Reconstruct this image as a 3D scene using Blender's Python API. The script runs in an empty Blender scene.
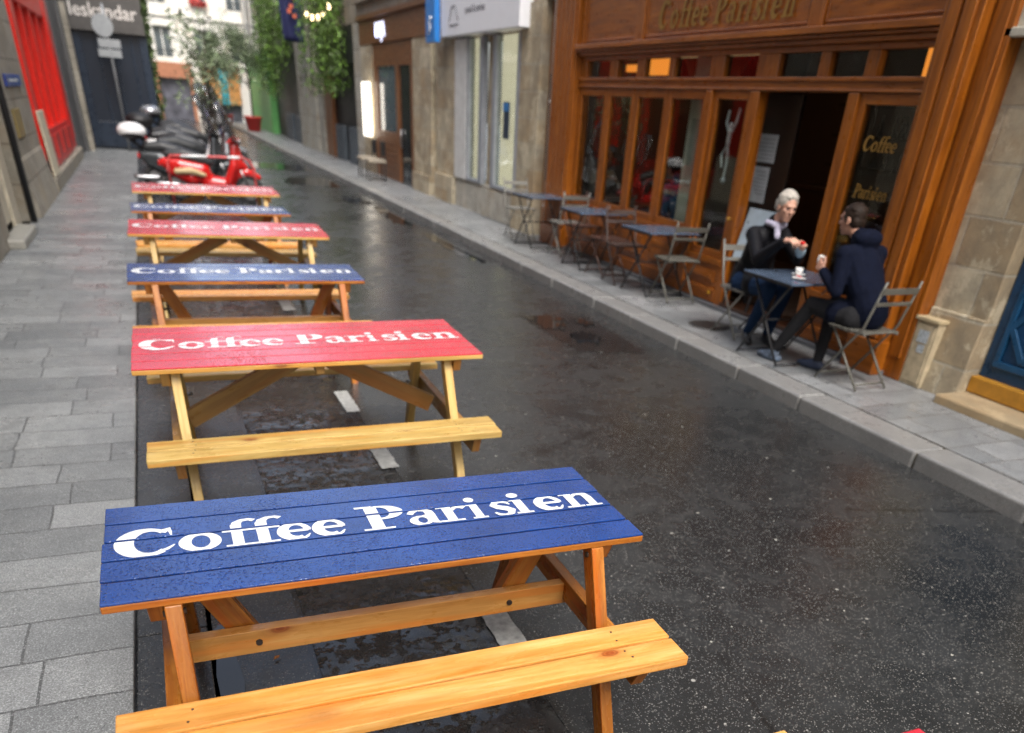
import bpy, bmesh, math, random
from mathutils import Vector, Matrix
random.seed(7)
R = math.radians
sc = bpy.context.scene
col = sc.collection

# ------------------------------------------------------------------ camera
cd = bpy.data.cameras.new('camera')
cam = bpy.data.objects.new('camera', cd)
col.objects.link(cam)
fw = Vector((0.36307666, 0.74731766, -0.55649946))
rt = Vector((0.91661778, -0.39370855, 0.06932113))
up = Vector((0.16729369, 0.53526619, 0.82795104))
m = Matrix.Identity(4)
for i in range(3):
    m[i][0] = rt[i]; m[i][1] = up[i]; m[i][2] = -fw[i]
m[2][3] = 1.878
cam.matrix_world = m
cd.sensor_width = 36
cd.lens = 764.144 * 36 / 1024
cd.shift_x = -(540.917 - 512) / 1024
cd.shift_y = (626.699 - 366.5) / 1024
cd.clip_end = 500
cd.clip_start = .05
cd.dof.use_dof = True
cd.dof.focus_distance = 2.45
cd.dof.aperture_fstop = 1.8
sc.camera = cam

# ------------------------------------------------------------------ light: overcast sky
w = bpy.data.worlds.new('World'); sc.world = w; w.use_nodes = True
nt = w.node_tree; nt.nodes.clear()
sky = nt.nodes.new('ShaderNodeTexSky'); sky.sky_type = 'NISHITA'; sky.sun_disc = False
sky.sun_elevation = R(55); sky.sun_rotation = R(185)
sky.air_density = 1.0; sky.dust_density = 5.0
hs = nt.nodes.new('ShaderNodeHueSaturation'); hs.inputs['Saturation'].default_value = .6
bg = nt.nodes.new('ShaderNodeBackground'); bg.inputs[1].default_value = .15
wo = nt.nodes.new('ShaderNodeOutputWorld')
nt.links.new(sky.outputs[0], hs.inputs['Color']); nt.links.new(hs.outputs[0], bg.inputs[0]); nt.links.new(bg.outputs[0], wo.inputs[0])
sl = bpy.data.lights.new('sun', 'SUN'); sl.energy = .8; sl.angle = R(30); sl.color = (1, .985, .96)
so = bpy.data.objects.new('sun', sl); col.objects.link(so)
so.rotation_euler = Vector((.06, .70, -1.0)).to_track_quat('-Z', 'Y').to_euler()     # high, from behind the camera along the street

sc.view_settings.view_transform = 'Standard'
sc.view_settings.look = 'None'
sc.view_settings.exposure = 1.35
sc.view_settings.gamma = 1
sc.view_settings.use_curve_mapping = False
try:
    sc.cycles.use_denoising = True; sc.cycles.denoising_prefilter = 'NONE'; sc.cycles.use_adaptive_sampling = False
    sc.cycles.max_bounces = 8
    sc.cycles.transparent_max_bounces = 12
    sc.cycles.sample_clamp_indirect = 6
    sc.cycles.blur_glossy = .5
except Exception:
    pass

# ------------------------------------------------------------------ materials
class NT:
    def __init__(s, name):
        s.m = bpy.data.materials.new(name); s.m.use_nodes = True
        s.t = s.m.node_tree; s.t.nodes.clear()
        s.out = s.n('ShaderNodeOutputMaterial'); s.b = s.n('ShaderNodeBsdfPrincipled')
        s.l(s.b.outputs[0], s.out.inputs[0])
    def n(s, k, **kw):
        x = s.t.nodes.new(k)
        for a, v in kw.items(): setattr(x, a, v)
        return x
    def l(s, a, b): s.t.links.new(a, b)
    def coord(s, kind='Object', scale=(1, 1, 1), loc=(0, 0, 0), rot=(0, 0, 0)):
        c = s.n('ShaderNodeTexCoord'); mp = s.n('ShaderNodeMapping')
        mp.inputs['Scale'].default_value = scale; mp.inputs['Location'].default_value = loc; mp.inputs['Rotation'].default_value = rot
        s.l(c.outputs[kind], mp.inputs[0]); return mp.outputs[0]
    def world(s, scale=(1, 1, 1)):
        g = s.n('ShaderNodeNewGeometry'); mp = s.n('ShaderNodeMapping'); mp.inputs['Scale'].default_value = scale
        s.l(g.outputs['Position'], mp.inputs[0]); return mp.outputs[0]
    def noise(s, v, scale, detail=4, rough=.6, dist=0):
        x = s.n('ShaderNodeTexNoise'); x.inputs['Scale'].default_value = scale; x.inputs['Detail'].default_value = detail
        x.inputs['Roughness'].default_value = rough; x.inputs['Distortion'].default_value = dist
        s.l(v, x.inputs['Vector']); return x.outputs['Fac']
    def vor(s, v, scale, feat='F1', rnd=1):
        x = s.n('ShaderNodeTexVoronoi'); x.feature = feat; x.inputs['Scale'].default_value = scale
        x.inputs['Randomness'].default_value = rnd
        s.l(v, x.inputs['Vector']); return x
    def ramp(s, f, stops):
        x = s.n('ShaderNodeValToRGB'); e = x.color_ramp.elements
        while len(e) < len(stops): e.new(.5)
        for i, (p, c) in enumerate(stops):
            e[i].position = p; e[i].color = (c if isinstance(c, tuple) else (c, c, c)) + (1,) if not (isinstance(c, tuple) and len(c) == 4) else c
        s.l(f, x.inputs[0]); return x.outputs[0]
    def mix(s, f, a, b, mode='MIX'):
        x = s.n('ShaderNodeMix', data_type='RGBA', blend_type=mode)
        for v, k in ((f, 0), (a, 6), (b, 7)):
            if isinstance(v, (int, float)): x.inputs[k].default_value = v if k == 0 else (v, v, v, 1)
            elif isinstance(v, tuple): x.inputs[k].default_value = v + (1,)
            else: s.l(v, x.inputs[k])
        return x.outputs[2]
    def math(s, op, a, b=0.0, clamp=False):
        x = s.n('ShaderNodeMath', operation=op); x.use_clamp = clamp
        for i, v in enumerate((a, b)):
            if isinstance(v, (int, float)): x.inputs[i].default_value = v
            else: s.l(v, x.inputs[i])
        return x.outputs[0]
    def bump(s, h, dist=.01, strength=1, prev=None):
        x = s.n('ShaderNodeBump'); x.inputs['Distance'].default_value = dist; x.inputs['Strength'].default_value = strength
        s.l(h, x.inputs['Height'])
        if prev is not None: s.l(prev, x.inputs['Normal'])
        return x.outputs[0]
    def set(s, **kw):
        names = dict(col='Base Color', rough='Roughness', metal='Metallic', normal='Normal', spec='Specular IOR Level', coat='Coat Weight', coatr='Coat Roughness', ecol='Emission Color', emit='Emission Strength', trans='Transmission Weight', alpha='Alpha', ior='IOR', sheen='Sheen Weight')
        for k, v in kw.items():
            i = s.b.inputs[names[k]]
            if isinstance(v, (int, float)): i.default_value = v
            elif isinstance(v, tuple): i.default_value = v + (1,)
            else: s.l(v, i)
        return s.m

MC = {}
def plain(name, c, rough=.5, metal=0, var=.15, scale=8, bump=0, bscale=60, **kw):
    """one surface with slight blotches of its own colour"""
    if name in MC: return MC[name]
    n = NT(name); v = n.coord('Object')
    f = n.noise(v, scale, 5)
    a = tuple(x * (1 - var) for x in c); b = tuple(min(1, x * (1 + var)) for x in c)
    n.set(col=n.ramp(f, [(.3, a), (.7, b)]), rough=n.ramp(f, [(.3, max(0.02, rough * .8)), (.7, min(1, rough * 1.2))]), metal=metal, **kw)
    if bump: n.set(normal=n.bump(n.noise(v, bscale, 4), bump, 1))
    MC[name] = n.m; return n.m

def wood(name, c0, c1, c2, rough=.45, coat=0, knots=True, gscale=1.0, wet=True):
    """grain follows the UV: u along the board, v across (metres)"""
    n = NT(name)
    v = n.coord('UV', (1.6 * gscale, 22 * gscale, 1))
    f = n.noise(v, 1.6, 6, .65, 1.2)
    v2 = n.coord('UV', (3, 120, 1)); f2 = n.noise(v2, 2, 3)
    c = n.ramp(f, [(.28, c0), (.5, c1), (.72, c2)])
    c = n.mix(n.math('MULTIPLY', f2, .35), c, tuple(x * .55 for x in c1))
    if knots:
        v5 = n.coord('UV', (.5, 9, 1)); c = n.mix(n.ramp(n.noise(v5, 1.7, 3, .5, .5), [(.52, 0.0), (.62, .75)]), c, tuple(x * y for x, y in zip(c1, (1.0, .66, .35))))
    v4 = n.coord('UV', (.7, 5, 1)); blot = n.noise(v4, 2.2, 3)
    c = n.mix(n.ramp(blot, [(.45, 0.0), (.7, .55)]), c, tuple(x * .62 for x in c0))
    if knots:
        kv = n.vor(n.coord('UV', (1, 2.0, 1)), 2.6)
        kd = kv.outputs['Distance']
        rings = n.math('SINE', n.math('MULTIPLY', kd, 160))
        km = n.ramp(kd, [(.03, 1.0), (.07, .85), (.105, .35), (.2, 0.0)])
        kc = n.mix(n.math('MULTIPLY', rings, .3), tuple(x * y for x, y in zip(c0, (.5, .28, .3))), tuple(x * y for x, y in zip(c1, (.85, .55, .5))))
        c = n.mix(km, c, kc)
    rr = n.ramp(n.noise(n.coord('UV', (3, 8, 1)), 2, 3), [(.35, rough * .45 if wet else rough * .8), (.65, rough * 1.2)])
    n.set(col=c, rough=rr, normal=n.bump(n.math('ADD', f, n.math('MULTIPLY', f2, .5)), .0012, .7), coat=coat, coatr=.15)
    MC[name] = n.m; return n.m

def paint_wet(name, c, dark):
    """glossy paint on boards under rain drops"""
    n = NT(name); v0 = n.coord('Object'); oi = n.n('ShaderNodeObjectInfo'); va = n.n('ShaderNodeVectorMath', operation='ADD')
    n.l(v0, va.inputs[0]); n.l(n.math('MULTIPLY', oi.outputs['Random'], 37.0), va.inputs[1]); v = va.outputs[0]
    g = n.noise(n.coord('UV', (2, 60, 1)), 2, 4)
    base = n.mix(n.ramp(n.noise(v, 5, 5), [(.35, 0.0), (.75, .6)]), c, dark)
    base = n.mix(n.ramp(n.vor(v, 47).outputs['Distance'], [(.06, .55), (.13, 0.0)]), base, dark)
    base = n.mix(n.ramp(n.noise(v, 26, 6, .75), [(.70, 0.0), (.74, .8)]), base, (.30, .17, .07))
    patch = n.ramp(n.noise(v, 2.6, 3, .5), [(.46, 0.0), (.62, 1.0)])
    d1 = n.ramp(n.vor(v, 70).outputs['Distance'], [(.0, 1.0), (.36, .0)])
    d2 = n.ramp(n.vor(v, 150).outputs['Distance'], [(.0, .6), (.32, .0)])
    worm = n.ramp(n.noise(v, 22, 3, .6, 2.5), [(.58, 0.0), (.66, .35)])
    drops = n.math('MAXIMUM', n.math('MULTIPLY', n.math('MAXIMUM', d1, worm), patch), n.math('MULTIPLY', d2, .8))
    h = n.math('ADD', drops, n.math('MULTIPLY', g, .18))
    rr = n.ramp(n.noise(v, 7, 4), [(.35, .13), (.7, .3)])
    nb = n.bump(h, .0030, .9); n.l(n.bump(h, .0030, .8), n.b.inputs['Coat Normal'])
    n.set(col=base, rough=rr, normal=nb, spec=.5, coat=.7, coatr=.07)
    MC[name] = n.m; return n.m

def glass(name, tint=(.9, .95, .95), refl=1.0, rough=.02):
    n = NT(name)
    tr = n.n('ShaderNodeBsdfTransparent'); tr.inputs[0].default_value = tint + (1,)
    gl = n.n('ShaderNodeBsdfGlossy'); gl.inputs['Roughness'].default_value = rough
    fr = n.n('ShaderNodeLayerWeight'); fr.inputs[0].default_value = .5
    f5 = n.math('ADD', n.math('MULTIPLY', n.math('POWER', fr.outputs['Facing'], 5.0), .9), .035)
    mx = n.n('ShaderNodeMixShader')
    n.l(n.math('MULTIPLY', f5, refl, True), mx.inputs[0]); n.l(tr.outputs[0], mx.inputs[1]); n.l(gl.outputs[0], mx.inputs[2])
    n.l(mx.outputs[0], n.out.inputs[0]); MC[name] = n.m; return n.m

def emis(name, c, s):
    n = NT(name); n.set(col=c, ecol=c, emit=s); MC[name] = n.m; return n.m

def stone(name, c0, c1, bw=.7, bh=.35, mortar=(.16, .14, .11), msize=.012, rough=.8, stain=.5, axis='y', dirt=(.09, .08, .065)):
    """coursed ashlar on a wall; axis = the world direction of the wall's length"""
    n = NT(name); g = n.n('ShaderNodeNewGeometry'); sp = n.n('ShaderNodeSeparateXYZ'); n.l(g.outputs['Position'], sp.inputs[0])
    cb = n.n('ShaderNodeCombineXYZ'); n.l(sp.outputs['Y' if axis == 'y' else 'X'], cb.inputs[0]); n.l(sp.outputs['Z'], cb.inputs[1])
    br = n.n('ShaderNodeTexBrick'); n.l(cb.outputs[0], br.inputs['Vector'])
    br.inputs['Scale'].default_value = 1; br.inputs['Brick Width'].default_value = bw; br.inputs['Row Height'].default_value = bh
    br.inputs['Mortar Size'].default_value = msize; br.inputs['Mortar Smooth'].default_value = .3
    br.inputs['Color1'].default_value = c0 + (1,); br.inputs['Color2'].default_value = c1 + (1,); br.inputs['Mortar'].default_value = mortar + (1,)
    w = n.world(); f = n.noise(w, 3.0, 8, .7); f2 = n.noise(w, 40, 4)
    c = n.mix(n.ramp(f, [(.4, 0.0), (.72, stain)]), br.outputs['Color'], dirt)
    c = n.mix(n.ramp(n.noise(w, 1.7, 4), [(.5, 0.0), (.7, .4)]), c, tuple(x * y for x, y in zip(c1, (1.1, .85, .55))))
    c = n.mix(n.ramp(n.noise(w, 4.2, 7, .75, .15), [(.53, 0.0), (.60, .55)]), c, tuple(min(.8, x * 1.25) for x in c0))
    c = n.mix(n.math('MULTIPLY', f2, .25), c, tuple(x * .4 for x in c0))
    h = n.math('SUBTRACT', n.math('ADD', n.math('MULTIPLY', f, .5), n.math('MULTIPLY', f2, .25)), n.math('MULTIPLY', br.outputs['Fac'], .8))
    n.set(col=c, rough=rough, normal=n.bump(h, .02, .8)); MC[name] = n.m; return n.m

def paving(name, bw, bh, c0, c1, mort, ms=.007, rough=(.25, .6), rot=0, offs=.5, speck=1.0):
    n = NT(name); w = n.world()
    mp = n.n('ShaderNodeMapping'); mp.inputs['Rotation'].default_value = (0, 0, rot); n.l(w, mp.inputs[0])
    wob = n.n('ShaderNodeTexNoise'); wob.inputs['Scale'].default_value = 2.2; n.l(mp.outputs[0], wob.inputs['Vector'])
    vm = n.n('ShaderNodeVectorMath', operation='MULTIPLY_ADD'); n.l(wob.outputs['Color'], vm.inputs[0]); vm.inputs[1].default_value = (.035, .035, 0); n.l(mp.outputs[0], vm.inputs[2])
    br = n.n('ShaderNodeTexBrick'); n.l(vm.outputs[0], br.inputs['Vector']); br.offset = offs; br.squash = 1.35; br.squash_frequency = 3
    br.inputs['Scale'].default_value = 1; br.inputs['Brick Width'].default_value = bw; br.inputs['Row Height'].default_value = bh
    br.inputs['Mortar Size'].default_value = ms; br.inputs['Mortar Smooth'].default_value = .2
    br.inputs['Color1'].default_value = c0 + (1,); br.inputs['Color2'].default_value = c1 + (1,); br.inputs['Mortar'].default_value = mort + (1,)
    sp = n.vor(w, 160); f = n.noise(w, 150, 3, .8); big = n.noise(w, 1.3, 5)
    c = n.mix(n.ramp(f, [(.35, .55 * speck), (.55, 0.0)]), br.outputs['Color'], tuple(x * .35 for x in c0))
    c = n.mix(n.ramp(f, [(.55, 0.0), (.72, .6 * speck)]), c, tuple(min(.8, x * 2.2) for x in c1))
    c = n.mix(n.ramp(big, [(.4, 0.0), (.7, .5)]), c, tuple(x * .5 for x in c0))
    c = n.mix(n.ramp(n.noise(w, 7, 5, .7), [(.5, 0.0), (.72, .4)]), c, tuple(x * .55 for x in c0))
    h = n.math('SUBTRACT', n.math('ADD', n.math('MULTIPLY', f, .2), n.math('MULTIPLY', n.noise(w, 12, 4), .5)), n.math('MULTIPLY', br.outputs['Fac'], 1.5))
    rr = n.ramp(n.math('ADD', n.math('MULTIPLY', big, .6), n.math('MULTIPLY', n.noise(w, 9, 4), .4)), [(.38, rough[0]), (.6, rough[1])])
    n.set(col=c, rough=rr, normal=n.bump(h, .006, .35)); MC[name] = n.m; return n.m

def asphalt(name, base, coarse=False, wet=.5, specks=True):
    n = NT(name); w = n.world()
    f = n.noise(w, 120, 3, .8); big = n.noise(w, .8, 6, .65); mid = n.noise(w, 5, 5, .65)
    c = n.mix(n.ramp(n.math('ADD', n.math('MULTIPLY', big, .6), n.math('MULTIPLY', mid, .4)), [(.4, 0.0), (.62, 1.0)]), tuple(x * .72 for x in base), tuple(x * 1.3 for x in base))
    vv = n.vor(w, 150); sp = n.n('ShaderNodeSeparateColor'); n.l(vv.outputs['Color'], sp.inputs[0])
    pick = n.ramp(sp.outputs[0], [(.70, 0.0), (.9, 1.0)])
    grain = n.math('MULTIPLY', n.ramp(vv.outputs['Distance'], [(.25, 1.0), (.5, 0.0)]), pick)
    c = n.mix(n.math('MULTIPLY', grain, .8 if not coarse else .2), c, (.26, .25, .23))
    if specks:
        for sc_, th, k in ((30, .14, .78), (11, .07, .62), (5.0, .055, .55)):
            v2 = n.vor(w, sc_); s2 = n.n('ShaderNodeSeparateColor'); n.l(v2.outputs['Color'], s2.inputs[0])
            msk = n.math('MULTIPLY', n.ramp(v2.outputs['Distance'], [(th * .7, 1.0), (th, 0.0)]), n.ramp(s2.outputs[1], [(k, 0.0), (k + .06, .85)]))
            c = n.mix(msk, c, (.34, .33, .30))
    if specks:
        ck = n.vor(n.world((.35, .35, 1)), 1.6, 'DISTANCE_TO_EDGE'); wob = n.noise(w, 6, 5, .7)
        cm2 = n.math('MULTIPLY', n.ramp(n.math('ADD', ck.outputs['Distance'], n.math('MULTIPLY', n.math('SUBTRACT', wob, .5), .06)), [(.0, 1.0), (.006, 0.0)]), n.ramp(n.noise(w, .5, 2), [(.45, 0.0), (.6, .8)]))
        c = n.mix(cm2, c, (.006, .006, .006))
    if coarse:
        st = n.vor(w, 34); h = n.math('ADD', n.math('MULTIPLY', n.math('SUBTRACT', 1.0, st.outputs['Distance']), .55), n.math('MULTIPLY', n.noise(w, 15, 5, .65, .3), 2.6))
        h = n.math('MAXIMUM', h, n.math('ADD', n.math('MULTIPLY', n.noise(w, 2.5, 3), 1.5), .85))
        nb = n.bump(h, .016, 1)
        rr = n.ramp(n.noise(w, 4, 4), [(.4, .12), (.62, .32)])
    else:
        h = n.math('ADD', n.math('MULTIPLY', f, .6), n.math('ADD', n.math('MULTIPLY', grain, .3), n.math('MULTIPLY', n.noise(w, 30, 3), .8)))
        nb = n.bump(h, .004, .22)
        rr = n.ramp(n.math('ADD', n.math('MULTIPLY', big, .5), n.math('MULTIPLY', mid, .5)), [(.40, wet * .5), (.58, wet * 1.15)])
    n.set(col=c, rough=rr, normal=nb, spec=.55); MC[name] = n.m; return n.m

def leafmat(name, c):
    n = NT(name); g = n.n('ShaderNodeNewGeometry')
    cc = n.ramp(g.outputs['Random Per Island'], [(.0, tuple(x * .5 for x in c)), (.6, c), (1.0, tuple(min(1, x * 1.9) for x in c))])
    n.set(col=cc, rough=.55); n.b.inputs['Subsurface Weight'].default_value = 0
    MC[name] = n.m; return n.m

# ------------------------------------------------------------------ mesh builder
class MB:
    def __init__(s): s.v = []; s.f = []; s.uv = []; s.sm = []
    def face(s, idx, uv=None, smooth=False):
        s.f.append(idx); s.uv.append(uv or [(0, 0)] * len(idx)); s.sm.append(smooth)
    def hexa(s, P, L=None, W=None, T=None):
        """8 corners: 0-3 bottom ring, 4-7 top ring; local x is the grain"""
        b = len(s.v); s.v += [tuple(p) for p in P]
        ou, ov = random.uniform(0, 50), random.uniform(0, 50)
        P = [Vector(p) for p in P]
        for q in ((3, 2, 1, 0), (4, 5, 6, 7), (0, 1, 5, 4), (1, 2, 6, 5), (2, 3, 7, 6), (3, 0, 4, 7)):
            a, bb, c, d = [P[i] for i in q]
            l1 = (bb - a).length; l2 = (d - a).length
            if q in ((1, 2, 6, 5), (3, 0, 4, 7)): uv = [(0, 0), (l1, 0), (l1, l2), (0, l2)]; uv = [(x[1] * .3 + ou, x[0] + ov) for x in uv]
            else:
                off = ov + (0 if q[0] != 4 else .2) + (0.4 if q[0] == 0 else 0)
                uv = [(0, 0), (l1, 0), (l1, l2), (0, l2)]; uv = [(x[0] + ou, x[1] + off) for x in uv]
            s.face([b + i for i in q], uv)
    def box(s, x0, x1, y0, y1, z0, z1, grain='x'):
        if grain == 'x': s.hexa([(x0, y0, z0), (x1, y0, z0), (x1, y1, z0), (x0, y1, z0), (x0, y0, z1), (x1, y0, z1), (x1, y1, z1), (x0, y1, z1)])
        elif grain == 'y': s.hexa([(x1, y0, z0), (x1, y1, z0), (x0, y1, z0), (x0, y0, z0), (x1, y0, z1), (x1, y1, z1), (x0, y1, z1), (x0, y0, z1)])
        else: s.hexa([(x0, y0, z0), (x0, y0, z1), (x0, y1, z1), (x0, y1, z0), (x1, y0, z0), (x1, y0, z1), (x1, y1, z1), (x1, y1, z0)][:0] or
                     [(x1, y0, z0), (x1, y0, z1), (x1, y1, z1), (x1, y1, z0), (x0, y0, z0), (x0, y0, z1), (x0, y1, z1), (x0, y1, z0)])
        return s
    def beam(s, a, b, wx, wz, side=(1, 0, 0)):
        """board from a to b; wx = size along 'side', wz = the other size"""
        a = Vector(a); b = Vector(b); d = (b - a).normalized(); u = Vector(side); u = (u - d * u.dot(d)).normalized(); v = d.cross(u)
        u = u * wx / 2; v = v * wz / 2
        s.hexa([a - u - v, b - u - v, b + u - v, a + u - v, a - u + v, b - u + v, b + u + v, a + u + v]); return s
    def tube(s, pts, r, n=8, cap=True, smooth=True, flat=None):
        pts = [Vector(p) for p in pts]; rs = r if isinstance(r, (list, tuple)) else [r] * len(pts)
        base = len(s.v); pu = None
        for i, p in enumerate(pts):
            d = (pts[min(i + 1, len(pts) - 1)] - pts[max(i - 1, 0)]).normalized()
            if pu is None:
                pu = Vector((0, 0, 1)) if abs(d.z) < .9 else Vector((1, 0, 0))
            u = (pu - d * pu.dot(d)).normalized(); v = d.cross(u); pu = u
            for k in range(n):
                a = 2 * math.pi * k / n
                s.v.append(tuple(p + (u * math.cos(a) + v * math.sin(a) * (flat or 1)) * rs[i]))
        for i in range(len(pts) - 1):
            for k in range(n):
                a, b = base + i * n + k, base + i * n + (k + 1) % n
                s.face([a, b, b + n, a + n], None, smooth)
        if cap:
            s.face([base + k for k in range(n)][::-1]); s.face([base + (len(pts) - 1) * n + k for k in range(n)])
        return s
    def lathe(s, prof, c=(0, 0, 0), n=20, axis='z', smooth=True):
        base = len(s.v)
        for (r, h) in prof:
            for k in range(n):
                a = 2 * math.pi * k / n; x, y = r * math.cos(a), r * math.sin(a)
                p = (x, y, h) if axis == 'z' else ((h, x, y) if axis == 'x' else (y, h, x))
                s.v.append((p[0] + c[0], p[1] + c[1], p[2] + c[2]))
        for i in range(len(prof) - 1):
            for k in range(n):
                a, b = base + i * n + k, base + i * n + (k + 1) % n
                s.face([a, b, b + n, a + n], None, smooth)
        s.face([base + k for k in range(n)][::-1]); s.face([base + (len(prof) - 1) * n + k for k in range(n)])
        return s
    def ell(s, c, r, n=12, m_=8, rot=None):
        base = len(s.v); c = Vector(c)
        for i in range(m_ + 1):
            t = math.pi * (i / m_) ; t = min(max(t, .02), math.pi - .02)
            for k in range(n):
                a = 2 * math.pi * k / n
                p = Vector((r[0] * math.sin(t) * math.cos(a), r[1] * math.sin(t) * math.sin(a), -r[2] * math.cos(t)))
                if rot: p = rot @ p
                s.v.append(tuple(c + p))
        for i in range(m_):
            for k in range(n):
                a, b = base + i * n + k, base + i * n + (k + 1) % n
                s.face([a, b, b + n, a + n], None, True)
        s.face([base + k for k in range(n)][::-1]); s.face([base + m_ * n + k for k in range(n)])
        return s
    def cap(s, a, b, ra, rb, n=12):
        """capsule with two radii"""
        a = Vector(a); b = Vector(b); d = (b - a); L = max(d.length, 1e-4); d.normalize()
        pts = []; rs = []
        for t in (-.98, -.8, -.45, 0): pts.append(a + d * ra * t); rs.append(ra * math.sqrt(max(0.02, 1 - t * t)))
        for t in (0.0, .45, .8, .98): pts.append(b + d * rb * t); rs.append(rb * math.sqrt(max(0.02, 1 - t * t)))
        return s.tube(pts, rs, n)
    def chain(s, pr, n=12):
        for (a, ra), (b, rb) in zip(pr, pr[1:]): s.cap(a, b, ra, rb, n)
        return s
    def xf(s, M):
        s.v = [tuple(M @ Vector(p)) for p in s.v]; return s
    def build(s, name, mat, parent=None, off=None, bevel=0, remesh=0, smooth=0, sub=0, segs=2):
        me = bpy.data.meshes.new(name)
        o_ = off or (0, 0, 0)
        me.from_pydata([(p[0] - o_[0], p[1] - o_[1], p[2] - o_[2]) for p in s.v], [], s.f)
        uvl = me.uv_layers.new(name='UVMap')
        flat = [c for u in s.uv for q in u for c in q]; uvl.data.foreach_set('uv', flat)
        me.polygons.foreach_set('use_smooth', s.sm)
        if mat: me.materials.append(mat)
        me.validate()
        o = bpy.data.objects.new(name, me); col.objects.link(o)
        if parent: o.parent = parent
        if remesh:
            r = o.modifiers.new('r', 'REMESH'); r.mode = 'VOXEL'; r.voxel_size = remesh; r.use_smooth_shade = True
        if smooth:
            r = o.modifiers.new('s', 'SMOOTH'); r.iterations = smooth; r.factor = .5
        if bevel:
            r = o.modifiers.new('b', 'BEVEL'); r.width = bevel; r.segments = segs; r.limit_method = 'ANGLE'; r.angle_limit = R(40)
        return o

def tag(o, label, cat, group=None, kind=None):
    o['label'] = label; o['category'] = cat
    if group: o['group'] = group
    if kind: o['kind'] = kind
    return o
def thing(name, loc, label, cat, group=None, rz=0, rot=None):
    o = bpy.data.objects.new(name, None); col.objects.link(o); o.location = loc; o.empty_display_size = .1
    o.rotation_euler = rot or (0, 0, rz)
    return tag(o, label, cat, group)
def each(fn, name, boxes, mat, bevel=.008, grain='y'):
    """one part per box"""
    for b_ in boxes:
        e_ = MB(); e_.box(*b_, grain); fn(name, e_, mat, bevel)
def struct(name, mb, mat, **kw):
    o = mb.build(name, mat, **kw); o['kind'] = 'structure'; return o
kids = {}
def copy_tree(o, parent=None):
    c = o.copy(); col.objects.link(c); c.parent = parent
    for ch in [x for x in col.objects if x.parent == o and x != c]: copy_tree(ch, c)
    return c

# ------------------------------------------------------------------ lettering, drawn with broad strokes (units: x-height 1)
def strip(A, B): return ('strip', A, B)
def ringp(cx, cy, rx, ry, ix, iy, irx, iry, a0=0, a1=360, n=28, closed=True):
    A, B = [], []
    for i in range(n + 1):
        a = R(a0 + (a1 - a0) * i / n)
        A.append((cx + rx * math.cos(a), cy + ry * math.sin(a))); B.append((ix + irx * math.cos(a), iy + iry * math.sin(a)))
    return strip(A, B)
def rect(x0, x1, y0, y1): return strip([(x0, y0), (x0, y1)], [(x1, y0), (x1, y1)])
def curve(pts):
    """pts: (x, y, halfwidth) followed as a brush"""
    A, B = [], []
    for i, (x, y, h) in enumerate(pts):
        a = pts[max(i - 1, 0)]; b = pts[min(i + 1, len(pts) - 1)]
        dx, dy = b[0] - a[0], b[1] - a[1]; L = math.hypot(dx, dy) or 1
        nx, ny = -dy / L, dx / L
        A.append((x + nx * h, y + ny * h)); B.append((x - nx * h, y - ny * h))
    return strip(A, B)
def arcpts(cx, cy, rx, ry, a0, a1, h0, h1, n=10, hm=None):
    out = []
    for i in range(n + 1):
        t = i / n; a = R(a0 + (a1 - a0) * t)
        h = h0 + (h1 - h0) * t if hm is None else ((1 - t) ** 2 * h0 + 2 * t * (1 - t) * hm + t * t * h1)
        out.append((cx + rx * math.cos(a), cy + ry * math.sin(a), h))
    return out
def serif(x, y, w, h=.11): return rect(x - w / 2, x + w / 2, y, y + h)
def g_C():
    w = 1.41
    return [ringp(.70, .79, .70, .84, .82, .80, .37, .62, 48, 312, 36),
            curve([(1.10, 1.30, .10), (1.17, 1.42, .10), (1.26, 1.52, .07), (1.30, 1.30, .04), (1.32, 1.06, .02)]),
            curve([(1.06, .22, .06), (1.2, .3, .06), (1.33, .45, .035), (1.38, .52, .02)])], 1.41
def g_o(): return [ringp(.51, .5, .52, .54, .53, .51, .23, .36, 0, 360, 32)], 1.02
def g_e():
    return [ringp(.46, .5, .47, .54, .52, .53, .21, .34, 8, 300, 32), rect(.2, .84, .46, .60),
            curve([(.66, .03, .06), (.76, .12, .05), (.86, .28, .02)]), rect(.76, .905, .5, .62)], .90
def g_f():
    return [rect(.24, .52, 0, 1.3), serif(.40, 0, .66), rect(.02, .80, .88, .99),
            curve([(.38, 1.22, .14), (.42, 1.42, .12), (.55, 1.55, .08), (.74, 1.57, .07), (.86, 1.48, .09)])], .8
def g_P():
    return [rect(.22, .55, 0, 1.55), serif(.40, 0, .78), serif(.22, 1.48, .44), ringp(.62, 1.10, .56, .46, .58, 1.10, .24, .36, -90, 90, 20), rect(.5, .64, 1.46, 1.56), rect(.5, .64, .64, .74)], 1.18
def g_a():
    return [curve([(.10, .74, .09), (.17, .88, .10), (.34, .98, .07), (.55, .96, .10), (.64, .82, .13), (.66, .62, .13), (.66, .3, .13), (.70, .13, .10), (.80, .06, .05), (.93, .10, .03)]),
            ringp(.33, .29, .33, .31, .37, .30, .13, .2, 0, 360, 24), curve([(.42, .58, .03), (.6, .62, .05)])], .92
def g_r():
    return [rect(.18, .45, 0, .98), serif(.33, 0, .64), serif(.2, .92, .36, .07), curve([(.44, .74, .05), (.54, .90, .07), (.70, .94, .10), (.82, .84, .11)])], .93
def g_i():
    return [rect(.1, .37, 0, .98), serif(.24, 0, .5), serif(.14, .92, .3, .07), ringp(.22, 1.32, .17, .17, .22, 1.32, .001, .001, 0, 360, 18)], .46
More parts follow.
